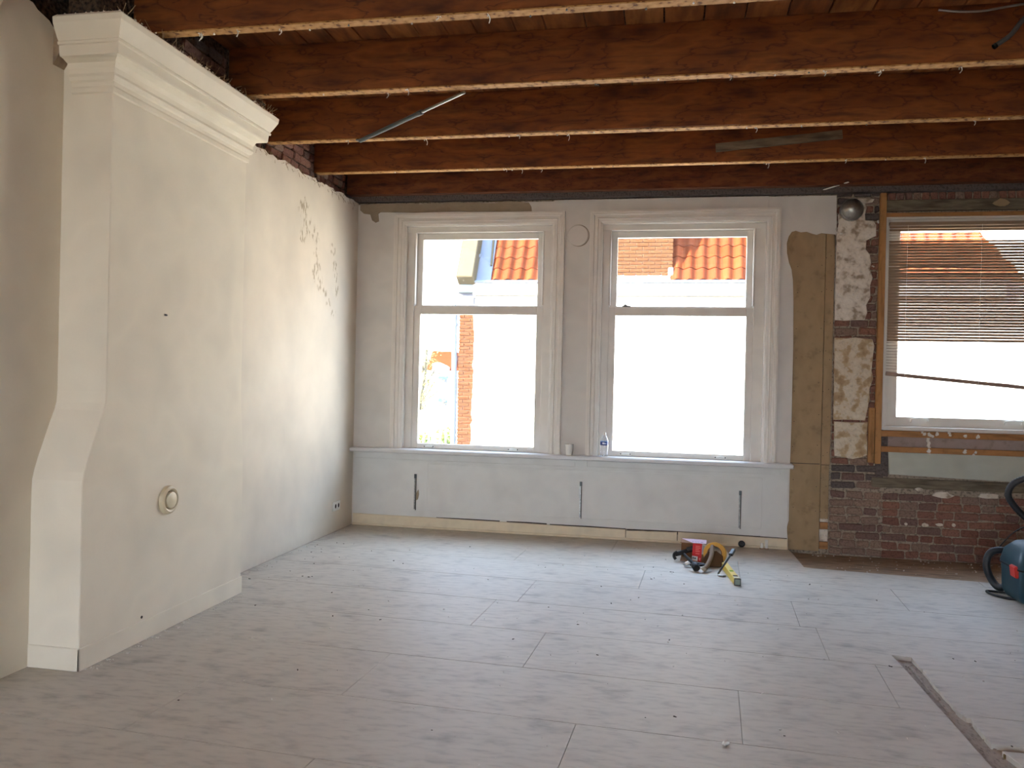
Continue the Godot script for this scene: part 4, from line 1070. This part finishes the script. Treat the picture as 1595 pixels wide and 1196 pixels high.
	st = surf(); bar(st, a, b - d * 0.012, 0.048, 0.052, Vector3.UP, 0.004); put("body", st, yel, t)
	st = surf(); bar(st, b - d * 0.012, b, 0.051, 0.055, Vector3.UP, 0.004); put("end_cap", st, M.dark_metal, t)
	st = surf(); bar(st, b - d * 0.001, b + d * 0.002, 0.038, 0.04, Vector3.UP, 0.002); put("end_face", st, mat(Color(0.55, 0.60, 0.55), 0.6), t)
	var s0 := a.lerp(b, 0.80)
	st = surf(); bar(st, s0 + Vector3(0, 0.0255, 0), s0 + d * 0.045 + Vector3(0, 0.0255, 0), 0.034, 0.004, Vector3.UP, 0.001); put("slot", st, mat(Color(0.30, 0.22, 0.12), 0.9), t)
	st = surf(); bar(st, s0 + d * 0.045 + Vector3(0, 0.0262, 0), b - d * 0.02 + Vector3(0, 0.0262, 0), 0.044, 0.002, Vector3.UP, 0.001); put("worn_end", st, mat(Color(0.85, 0.82, 0.66), 0.6), t)
	var s1 := a.lerp(b, 0.5)
	st = surf(); bar(st, s1 + Vector3(0, 0.0255, 0), s1 + d * 0.05 + Vector3(0, 0.0255, 0), 0.03, 0.004, Vector3.UP, 0.001); put("vial", st, mat(Color(0.62, 0.74, 0.25), 0.2), t)
	# scraper across the level
	t = thing("scraper", "steel scraper with dark grip leaning across the yellow level", "scraper")
	st = surf(); bar(st, Vector3(3.712, 0.165, 1.02), Vector3(3.683, 0.135, 1.10), 0.034, 0.026, Vector3.UP, 0.006); put("grip", st, M.hose, t)
	st = surf(); bar(st, Vector3(3.692, 0.145, 1.085), Vector3(3.575, 0.012, 1.275), 0.020, 0.004, Vector3(0.9, 0.3, 0.2), 0.001); put("blade", st, M.dark_metal, t)
	st = surf(); tube(st, spline([Vector3(3.575, 0.010, 1.28), Vector3(3.60, 0.009, 1.31), Vector3(3.635, 0.008, 1.30)], 5), 0.007, 8); put("tip", st, M.galv, t)
	# small black grommet at the wall
	t = thing("black_grommet", "small black round cap lying against the baseboard right of the tools", "cap", Vector3(3.862, 0.032, 0.045))
	var gb := Transform3D(Basis(Vector3.RIGHT, Vector3(0, 0.2, 0.98), Vector3(0, -0.98, 0.2)), Vector3(0, 0, -0.012))
	st = surf(); lathe(st, [Vector2(0.0, 0.0), Vector2(0.028, 0.0), Vector2(0.031, 0.006), Vector2(0.031, 0.024), Vector2(0.026, 0.03), Vector2(0.017, 0.026), Vector2(0.015, 0.014), Vector2(0, 0.013)], gb, 24); put("ring", st, M.hose, t)
	# crumbs, near and far
	t = thing("plaster_lump", "white plaster lump lying alone on the nearest floor boards", "plaster lump", Vector3(3.423, 0.0, 4.41))
	st = surf(); cbox(st, Transform3D(Basis.from_euler(Vector3(0.2, 0.5, 0.1)), Vector3(0, 0.009, 0)), Vector3(0.028, 0.018, 0.022), 0.006, 0.003); put("lump", st, M.crumb, t)
	st = surf()
	for i in 330:
		var p := Vector3(rng.randf_range(0.35, 6.0), 0.002, rng.randf_range(0.15, 5.0))
		if i % 3 == 0: p = Vector3(0.30 + rng.randf() * 0.06, 0.002, rng.randf_range(2.75, 4.3))
		if i % 7 == 0: p = Vector3(0.02 + rng.randf() * 0.08, 0.002, rng.randf_range(0.1, 2.7))
		if p.x > 4.25 and p.z < 1.0: continue
		if p.x > 4.4 and p.x < 4.62 and p.z > 2.9: continue
		cbox(st, Transform3D(Basis.from_euler(Vector3(rng.randf(), rng.randf() * 6, rng.randf())), p), Vector3(0.011, 0.004, 0.007) * rng.randf_range(0.3, 1.3), 0.001)
	tag(put("debris", st, M.crumb, self), "tiny pale plaster crumbs scattered over the floor", "debris", "", "stuff")
	st = surf()
	for i in 85:
		var p := Vector3(rng.randf_range(0.35, 5.6), 0.001, rng.randf_range(0.15, 4.6))
		if i % 3 == 0: p = Vector3(rng.randf_range(0.05, 0.6), 0.001, rng.randf_range(0.8, 2.6))
		if i % 10 == 1: p = Vector3(3.17 + rng.randf_range(-0.12, 0.1), 0.001, rng.randf_range(1.1, 1.55))
		if p.x > 4.25 and p.z < 1.0: continue
		if p.x > 4.4 and p.x < 4.62 and p.z > 2.9: continue
		cbox(st, Transform3D(Basis.from_euler(Vector3(rng.randf() * 0.4, rng.randf() * 6, rng.randf() * 0.4)), p), Vector3(0.016, 0.005, 0.007) * rng.randf_range(0.3, 1.1), 0.001)
	tag(put("debris", st, M.dirt, self), "tiny dark splinters and dirt specks scattered over the floor", "debris", "", "stuff")
	st = surf()
	for i in 90:
		crumb_bits(st, Vector3(rng.randf_range(4.5, 6.2), -0.03, rng.randf_range(0.02, 0.75) if i % 3 else 0.06), 1, 0.012)
	tag(put("debris", st, M.crumb, self), "pale rubble crumbs on the bare strip below the brick wall", "debris", "", "stuff")

func build_vacuum() -> void:
	var t := thing("vacuum_cleaner", "teal workshop vacuum cleaner with red latch and black hose at the right edge", "vacuum cleaner", Vector3(5.87, 0, 1.46))
	var st := surf()
	# tub: rounded box, tapering slightly
	var ring := func(hx: float, hz: float, r: float) -> PackedVector2Array:
		var p := PackedVector2Array()
		for c in [[1, 1, 0.0], [-1, 1, 90.0], [-1, -1, 180.0], [1, -1, 270.0]]:
			for k in 6:
				var a := deg_to_rad(c[2] + k * 18.0)
				p.append(Vector2(c[0] * (hx - r) + cos(a) * r, c[1] * (hz - r) + sin(a) * r))
		return p
	var loft := func(s: SurfaceTool, levels: Array) -> void:
		s.set_smooth_group(2)
		for i in levels.size() - 1:
			var p: PackedVector2Array = ring.call(levels[i][0], levels[i][1], levels[i][3])
			var q: PackedVector2Array = ring.call(levels[i + 1][0], levels[i + 1][1], levels[i + 1][3])
			for k in p.size():
				var l := (k + 1) % p.size()
				quad(s, Vector3(p[k].x, levels[i][2], p[k].y), Vector3(p[l].x, levels[i][2], p[l].y), Vector3(q[l].x, levels[i + 1][2], q[l].y), Vector3(q[k].x, levels[i + 1][2], q[k].y), Vector3(p[k].x + p[l].x, 0.001 + (levels[i][0] - levels[i + 1][0]), p[k].y + p[l].y))
		s.set_smooth_group(-1)
		var top: PackedVector2Array = ring.call(levels[-1][0], levels[-1][1], levels[-1][3])
		for k in top.size(): tri(s, Vector3(0, levels[-1][2], 0), Vector3(top[k].x, levels[-1][2], top[k].y), Vector3(top[(k + 1) % top.size()].x, levels[-1][2], top[(k + 1) % top.size()].y), Vector3.UP)
	loft.call(st, [[0.235, 0.18, 0.02, 0.05], [0.255, 0.20, 0.06, 0.06], [0.262, 0.205, 0.235, 0.06], [0.255, 0.20, 0.25, 0.06]])
	put("tub", st, M.teal, t)
	st = surf(); loft.call(st, [[0.265, 0.208, 0.25, 0.06], [0.268, 0.21, 0.275, 0.06], [0.25, 0.195, 0.36, 0.07], [0.20, 0.15, 0.42, 0.08], [0.12, 0.09, 0.44, 0.06]]); put("motor_head", st, M.teal, t)
	st = surf(); loft.call(st, [[0.266, 0.209, 0.244, 0.06], [0.27, 0.212, 0.248, 0.06], [0.27, 0.212, 0.258, 0.06]]); put("seal", st, M.black, t)
	st = surf(); cbox(st, Transform3D(Basis.from_euler(Vector3(0, 0, 0.12)), Vector3(-0.268, 0.232, 0.10)), Vector3(0.03, 0.085, 0.10), 0.008); put("latch", st, M.red, t)
	for s in [-1, 1]:
		for u in [-1, 1]:
			st = surf(); lathe(st, [Vector2(0, -0.015), Vector2(0.03, -0.015), Vector2(0.035, -0.008), Vector2(0.035, 0.008), Vector2(0.03, 0.015), Vector2(0, 0.015)], Transform3D(Basis(Vector3.UP, Vector3.RIGHT, Vector3.FORWARD), Vector3(s * 0.2, 0.035, u * 0.16)), 18); put("wheel", st, M.black, t)
	# hose: low loop out of the tub and a high loop hanging behind
	st = surf(); tube(st, spline([Vector3(-0.20, 0.09, -0.13), Vector3(-0.255, 0.045, -0.20), Vector3(-0.285, 0.10, -0.29), Vector3(-0.30, 0.19, -0.33), Vector3(-0.27, 0.275, -0.34), Vector3(-0.19, 0.30, -0.34), Vector3(-0.05, 0.27, -0.33), Vector3(0.15, 0.2, -0.3)], 22), 0.026, 12, 0.06); put("hose", st, M.hose, t)
	st = surf(); tube(st, spline([Vector3(0.15, 0.42, -0.3), Vector3(-0.04, 0.56, -0.32), Vector3(-0.125, 0.655, -0.33), Vector3(-0.16, 0.73, -0.33), Vector3(-0.13, 0.81, -0.32), Vector3(-0.04, 0.86, -0.3), Vector3(0.1, 0.86, -0.28), Vector3(0.22, 0.75, -0.25), Vector3(0.2, 0.43, -0.1)], 18), 0.024, 12, 0.06); put("hose", st, M.hose, t)
	# power lead and floor loop
	st = surf(); tube(st, spline([Vector3(0.0, 0.50, -0.35), Vector3(-0.10, 0.44, -0.36), Vector3(-0.19, 0.33, -0.37), Vector3(-0.25, 0.24, -0.37)], 8), 0.005, 7); put("power_lead", st, M.black, t)
	st = surf(); tube(st, spline([Vector3(0.0, 0.36, -0.33), Vector3(-0.08, 0.27, -0.34), Vector3(-0.15, 0.235, -0.34)], 8), 0.004, 7); put("power_lead", st, M.dark_metal, t)
	st = surf(); tube(st, spline([Vector3(-0.17, 0.01, -0.17), Vector3(-0.25, 0.010, -0.21), Vector3(-0.325, 0.010, -0.22), Vector3(-0.34, 0.010, -0.18), Vector3(-0.325, 0.010, -0.10), Vector3(-0.27, 0.010, -0.03), Vector3(-0.18, 0.010, 0.0)], 10), 0.009, 8); put("floor_lead", st, M.black, t)

# ------------------------------------------------------------------ outside
var tile_mesh: Mesh
func pantile() -> Mesh:
	if tile_mesh: return tile_mesh
	var st := surf()
	st.set_smooth_group(4)
	var n := 12
	var w := 0.235
	var L := 0.29
	for i in n:
		var q := []
		for c in [[i, 0.0], [i + 1, 0.0], [i + 1, L], [i, L]]:
			var f: float = float(c[0]) / n
			var h := 0.026 * sin((f * 1.16 - 0.30) * TAU) + 0.03
			q.append(Vector3(f * w - w / 2, h, -c[1]))
		quad(st, q[0], q[1], q[2], q[3], Vector3.UP)
	for i in n:
		var f0 := float(i) / n; var f1 := float(i + 1) / n
		var h0 := 0.026 * sin((f0 * 1.16 - 0.30) * TAU) + 0.03
		var h1 := 0.026 * sin((f1 * 1.16 - 0.30) * TAU) + 0.03
		st.set_smooth_group(-1)
		quad(st, Vector3(f0 * w - w / 2, h0, 0), Vector3(f1 * w - w / 2, h1, 0), Vector3(f1 * w - w / 2, h1 - 0.016, 0), Vector3(f0 * w - w / 2, h0 - 0.016, 0), Vector3.BACK)
		quad(st, Vector3(f0 * w - w / 2, h0 - 0.016, 0), Vector3(f1 * w - w / 2, h1 - 0.016, 0), Vector3(f1 * w - w / 2, h1 - 0.016, -L), Vector3(f0 * w - w / 2, h0 - 0.016, -L), Vector3.DOWN)
	st.generate_normals()
	tile_mesh = st.commit()
	return tile_mesh

func leaves(st: SurfaceTool, c: Vector3, r: Vector3, n: int, s: float) -> void:
	for i in n:
		var v := Vector3(rng.randfn(), rng.randfn(), rng.randfn()).normalized() * pow(rng.randf(), 0.4)
		var p := c + v * r
		var b := Basis.from_euler(Vector3(rng.randf() * TAU, rng.randf() * TAU, rng.randf() * TAU))
		var l := s * rng.randf_range(0.6, 1.3)
		var a0 := p - b.x * l
		var a1 := p + b.y * l * 0.45
		var a2 := p + b.x * l
		var a3 := p - b.y * l * 0.45
		quad(st, a0, a1, a2, a3, b.z)

func build_outside() -> void:
	var g := struct("ground", "pale paved ground outside", "ground")
	boxpart("paving", g, M.ground, -120, 120, -3.6, -3.3, -120, 120, 0.0)
	# ---- house across the alley
	var h := thing("opposite_house", "white rendered house across the alley with orange tiled roof", "house")
	var st := surf()
	# rendered wall with ragged left edge against the brick corner
	var wp := PackedVector2Array([Vector2(12.0, -3.3), Vector2(12.0, 3.22), Vector2(-0.2, 3.22)])
	wp.append_array(PackedVector2Array(ragged(Vector2(-0.2, 3.2), Vector2(-0.19, -3.3), 60, 0.022)))
	wp.append(Vector2(-0.19, -3.3))
	prism(st, wp, Transform3D(Basis(), Vector3(0, 0, -6.3)), 0.32, 0.004)
	put("facade", st, M.render_white, h)
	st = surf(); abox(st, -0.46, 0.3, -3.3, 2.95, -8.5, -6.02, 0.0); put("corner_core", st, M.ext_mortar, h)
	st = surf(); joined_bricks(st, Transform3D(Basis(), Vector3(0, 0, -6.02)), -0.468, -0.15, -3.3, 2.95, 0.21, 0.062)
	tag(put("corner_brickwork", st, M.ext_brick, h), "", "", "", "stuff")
	# fascia and gutter
	st = surf(); abox(st, -0.2, 8.25, 2.985, 3.19, -6.2, -5.86, 0.01); put("fascia", st, M.render_white, h)
	st = surf(); abox(st, -0.2, 8.25, 2.94, 2.985, -6.2, -5.92, 0.01); put("shadow_line_mould", st, mat(Color(0.48, 0.47, 0.43), 0.8), h)  # shadow line under the fascia, put into the grey colour of this strip
	st = surf(); abox(st, -0.28, 8.3, 3.19, 3.235, -6.2, -5.82, 0.012); put("gutter", st, M.zinc, h)
	st = surf(); abox(st, -0.50, -0.2, 3.03, 3.22, -6.25, -5.86, 0.02); put("gutter_end", st, mat(Color(0.40, 0.46, 0.47), 0.6), h)
	st = surf(); prism(st, PackedVector2Array([Vector2(-0.46, 2.72), Vector2(-0.20, 2.72), Vector2(-0.18, 3.03), Vector2(-0.66, 3.03), Vector2(-0.62, 2.94), Vector2(-0.55, 2.88)]), Transform3D(Basis(), Vector3(0, 0, -6.2)), 0.26, 0.01); put("corbel", st, mat(Color(0.30, 0.31, 0.345), 0.8, brick_noise(), Vector3(2, 2, 2)), h)
	st = surf(); tube(st, PackedVector3Array([Vector3(-0.56, 2.95, -6.02), Vector3(-0.535, 1.0, -6.02), Vector3(-0.52, -3.3, -6.02)]), 0.048, 14); put("downpipe", st, M.zinc, h)
	for y in [2.45, 1.25, 0.0]:
		st = surf(); tube(st, PackedVector3Array([Vector3(-0.545, y, -6.02), Vector3(-0.545, y + 0.05, -6.02)]), 0.058, 14); put("pipe_clip", st, M.zinc, h)
	# roof
	var slope := deg_to_rad(61.0)
	var roof := holder("roof", h)
	var rx := Transform3D(Basis(Vector3.RIGHT, slope), Vector3(0, 3.235, -5.93))
	st = surf(); prism(st, PackedVector2Array([Vector2(-0.15, 0), Vector2(8.55, 0), Vector2(7.12, 2.7), Vector2(-0.15, 2.7)]), rx * Transform3D(Basis(Vector3.RIGHT, Vector3.FORWARD, Vector3.UP), Vector3(0, -0.07, 0)), 0.05); put("roof_deck", st, M.lead, roof)
	var many: Array[Transform3D] = []
	var made := 0
	for r in 12:
		var x := 0.10
		while x < 8.45 - 0.53 * 0.235 * r:
			if not (x > 1.25 and x < 3.13 and r < 8):
				var tf := rx * Transform3D(Basis(Vector3.RIGHT, -0.06) * Basis(Vector3.UP, rng.randf_range(-0.012, 0.012)), Vector3(x + 0.10, 0.0 + rng.randf_range(0, 0.004), -r * 0.235))
				var seen := (x < 1.3 and r < 6) or (x > 3.0 and x < 4.9 and r < 6) or (x > 5.9 and r > 0 and r < 8)
				if seen and made < 290:
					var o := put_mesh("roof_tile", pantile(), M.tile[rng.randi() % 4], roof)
					o.transform = tf
					made += 1
				else:
					many.append(tf)
			x += 0.205
	var mm := MultiMesh.new()
	mm.transform_format = MultiMesh.TRANSFORM_3D
	mm.mesh = pantile()
	mm.instance_count = many.size()
	for i in many.size(): mm.set_instance_transform(i, many[i])
	var mi := MultiMeshInstance3D.new()
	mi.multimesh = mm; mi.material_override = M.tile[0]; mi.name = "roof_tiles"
	roof.add_child(mi, true)
	tag(mi, "", "", "", "stuff")
	st = surf(); bar(st, rx * Vector3(8.62, 0.03, 0.0), rx * Vector3(7.19, 0.03, -2.7), 0.17, 0.14, rx.basis.y, 0.01); put("hip_board", st, M.render_white, roof)
	# stone parapet on the left, with lead valley beside it, its dark tone painting the parapet shadow
	st = surf(); cbox(st, rx * Transform3D(Basis(), Vector3(-0.31, 0.09, -1.15)), Vector3(0.30, 0.34, 2.5), 0.015); put("parapet", st, M.stone, h)
	st = surf()
	joined_bricks(st, Transform3D(Basis(), Vector3(0, 0, -5.99)), -0.455, -0.165, 3.24, 3.62, 0.16, 0.07)
	tag(put("parapet_bricks", st, M.stone, h), "", "", "", "stuff")
	st = surf(); abox(st, -0.49, -0.14, 3.66, 3.73, -6.5, -6.1, 0.01); put("parapet_band", st, M.lead, h)
	st = surf(); cbox(st, rx * Transform3D(Basis(), Vector3(-0.03, 0.0, -1.3)), Vector3(0.26, 0.03, 2.6), 0.004); put("shaded_valley", st, M.lead, h)
	st = surf(); cbox(st, rx * Transform3D(Basis(Vector3.UP, 0.05), Vector3(0.04, 0.03, -1.0)), Vector3(0.035, 0.03, 1.4), 0.006); put("mortar_fillet", st, M.stone, h)
	# brick dormer front between the windows
	st = surf(); abox(st, 1.34, 3.18, 3.2, 5.4, -8.6, -6.02, 0.0); put("dormer_core", st, M.ext_mortar, h)
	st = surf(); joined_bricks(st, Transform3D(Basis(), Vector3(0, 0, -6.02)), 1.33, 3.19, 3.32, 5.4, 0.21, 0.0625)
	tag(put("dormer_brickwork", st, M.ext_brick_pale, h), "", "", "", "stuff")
	st = surf(); abox(st, 1.30, 3.20, 3.235, 3.325, -6.04, -5.985, 0.01); abox(st, 3.12, 3.20, 3.235, 3.46, -6.04, -5.985, 0.01); put("flashing", st, mat(Color(0.82, 0.86, 0.85), 0.5), h)
	# ---- garden wall, shrubs, railing beyond the corner
	var t := thing("garden_wall", "long white garden wall beyond the corner of the opposite house", "wall")
	st = surf(); prism(st, PackedVector2Array([Vector2(-9, -3.3), Vector2(-2.2, -3.3), Vector2(-2.2, 0.92), Vector2(-3.7, 0.62), Vector2(-9, 0.55)]), Transform3D(Basis(), Vector3(0, 0, -14.2)), 0.2, 0.01); put("wall_face", st, M.render_white, t)
	var spots := [[-2.26, -0.08, -12.0, 0.42, "rounded green shrub behind the railing, beside the drainpipe"], [-2.98, -0.25, -12.2, 0.30, "low green shrub behind the railing at the left window edge"]]
	for q in spots:
		t = thing("shrub", q[4], "shrub")
		st = surf(); leaves(st, Vector3(q[0], q[1], q[2]), Vector3(q[3], 0.42, q[3]), 900, 0.06); put("foliage", st, M.leaf, t)
		st = surf(); tube(st, PackedVector3Array([Vector3(q[0], -3.3, q[2]), Vector3(q[0] + 0.05, -1.8, q[2]), Vector3(q[0], q[1], q[2])]), 0.05, 8); put("stem", st, M.bark, t)
	t = thing("railing", "white metal railing seen low through the left window", "railing")
	for i in 9:
		st = surf(); abox(st, -2.72 + i * 0.135, -2.69 + i * 0.135, -0.6, 0.38, -10.52, -10.49, 0.003); put("baluster", st, M.render_white, t)
	st = surf(); abox(st, -2.85, -1.45, -0.66, -0.6, -10.53, -10.48, 0.003); put("bottom_rail", st, M.render_white, t)
	st = surf(); abox(st, -2.85, -2.80, -3.3, -0.6, -10.53, -10.48, 0.003); abox(st, -1.50, -1.45, -3.3, -0.6, -10.53, -10.48, 0.003); put("post", st, M.render_white, t)
	# ---- far house
	t = thing("far_house", "distant pale house with orange roof and blue sunblinds, left window", "house")
	st = surf(); abox(st, -12.6, -8.4, -3.3, 1.95, -46, -40, 0.02); put("walls", st, mat(Color(0.56, 0.54, 0.47), 0.9), t)
	st = surf(); abox(st, -12.7, -8.3, 1.93, 2.05, -46, -39.85, 0.02); put("cornice", st, mat(Color(0.50, 0.49, 0.46), 0.9), t)
	st = surf()
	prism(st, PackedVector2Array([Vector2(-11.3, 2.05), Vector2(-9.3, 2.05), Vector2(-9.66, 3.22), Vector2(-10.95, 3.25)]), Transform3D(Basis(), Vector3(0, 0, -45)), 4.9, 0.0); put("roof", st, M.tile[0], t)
	st = surf(); prism(st, PackedVector2Array([Vector2(-9.75, 2.4), Vector2(-8.6, 2.4), Vector2(-8.8, 2.95), Vector2(-9.7, 2.95)]), Transform3D(Basis(), Vector3(0, 0, -45)), 4.5, 0.0); put("side_roof", st, mat(Color(0.25, 0.17, 0.165), 0.9), t)
	st = surf(); prism(st, PackedVector2Array([Vector2(-10.85, 2.05), Vector2(-9.85, 2.05), Vector2(-9.85, 2.28), Vector2(-10.35, 2.52), Vector2(-10.85, 2.5)]), Transform3D(Basis(), Vector3(0, 0, -41)), 1.2, 0.02); put("dormer", st, M.render_white, t)
	st = surf(); abox(st, -10.72, -10.28, 2.12, 2.38, -39.82, -39.78, 0.0); put("pane", st, M.pane_dark, t)
	for x in [-11.07, -10.40, -9.66]:
		for y in [1.0, -0.35]:
			var wd := holder("window", t)
			st = surf(); abox(st, x - 0.06, x + 0.54, y - 0.06, y + 0.66, -40.03, -39.96, 0.01); put("window_frame", st, M.render_white, wd)
			st = surf(); abox(st, x, x + 0.48, y, y + 0.6, -39.97, -39.94, 0.0); put("pane", st, M.pane_dark, wd)
			if x > -11 and x < -10:
				st = surf(); prism(st, PackedVector2Array([Vector2(0, 0), Vector2(0.4, -0.12), Vector2(0.4, -0.10), Vector2(0, 0.08)]), Transform3D(Basis(Vector3(0, 0, 1), Vector3.UP, Vector3.LEFT), Vector3(x + 0.53, y + 0.64, -39.95)), 0.58, 0.0); put("sunblind", st, M.blue, wd)
	# ---- bare spring tree
	t = thing("garden_tree", "sparse yellowish spring tree in front of the far house", "tree", Vector3(-7.25, -3.3, -26))
	st = surf()
	tube(st, spline([Vector3(0, 0, 0), Vector3(0.1, 2.0, 0), Vector3(-0.05, 3.6, 0.1), Vector3(0.1, 5.0, 0), Vector3(0.15, 6.1, 0)], 5), 0.09, 8)
	var tips := []
	for i in 44:
		var y := rng.randf_range(2.6, 5.4)
		var a := rng.randf() * TAU
		var l := rng.randf_range(0.5, 1.3) * (1.0 - (y - 1.8) / 7.0)
		var e := Vector3(cos(a) * l, y + rng.randf_range(0.4, 1.0), sin(a) * l)
		tube(st, spline([Vector3(0, y, 0), Vector3(cos(a) * l * 0.5, y + 0.3, sin(a) * l * 0.5), e], 4), 0.022, 5)
		tips.append(e)
	put("trunk", st, M.bark, t)
	st = surf()
	for e in tips: leaves(st, e, Vector3(0.42, 0.40, 0.42), 40, 0.045)
	put("foliage", st, M.leaf_tree, t)

func brick_noise() -> Texture2D: return M.ext_brick.albedo_texture

# ------------------------------------------------------------------
func _ready() -> void:
	rng.seed = 20240611
	# camera
	var cam := Camera3D.new()
	cam.name = "camera"
	cam.keep_aspect = Camera3D.KEEP_HEIGHT
	cam.fov = 50.24
	cam.near = 0.05; cam.far = 400.0
	cam.transform = Transform3D(Basis.from_euler(Vector3(deg_to_rad(-0.181), deg_to_rad(10.752), deg_to_rad(1.303))), Vector3(3.150, 1.5, 7.944))
	add_child(cam, true)
	cam.current = true
	# sky and exposure
	var we := WorldEnvironment.new()
	we.name = "world"
	var env := Environment.new()
	env.background_mode = Environment.BG_SKY
	var sky := Sky.new()
	var sm := ProceduralSkyMaterial.new()
	sm.sky_top_color = Color(0.74, 0.84, 0.97); sm.sky_horizon_color = Color(0.95, 0.97, 1.0); sm.sky_curve = 0.12
	sm.ground_bottom_color = Color(0.55, 0.53, 0.50); sm.ground_horizon_color = Color(0.80, 0.82, 0.82)
	sm.sky_energy_multiplier = 3.2; sm.ground_energy_multiplier = 2.0
	sky.sky_material = sm
	env.sky = sky
	env.tonemap_mode = Environment.TONE_MAPPER_LINEAR
	env.tonemap_exposure = 1.22
	env.sdfgi_enabled = true; env.ssao_enabled = true; env.ssil_enabled = true
	we.environment = env
	add_child(we, true)
	# sun, high behind the viewer's left
	var sun := DirectionalLight3D.new()
	sun.name = "sun"
	sun.light_energy = 24.0
	sun.light_color = Color(1.0, 0.955, 0.885)
	sun.light_angular_distance = 0.53
	sun.shadow_enabled = true
	sun.sky_mode = DirectionalLight3D.SKY_MODE_LIGHT_ONLY
	add_child(sun, true)
	sun.look_at_from_position(Vector3(-0.75, 0.40, 0.42) * 30.0, Vector3.ZERO, Vector3.UP)

	make_materials()
	build_floor()
	build_ceiling()
	build_shell()
	build_wall_left()
	build_wall_back()
	sash_window("window_1", "left white sash window in the window wall", 0.51, 2.022, 0.60, 1.92, false)
	sash_window("window_2", "right white sash window in the window wall, beside the brown board", 2.492, 4.037, 2.575, 3.927, true)
	build_blind_window()
	build_chimney()
	build_beams()
	build_rod()
	build_sill_things()
	build_pile()
	build_vacuum()
	build_outside()
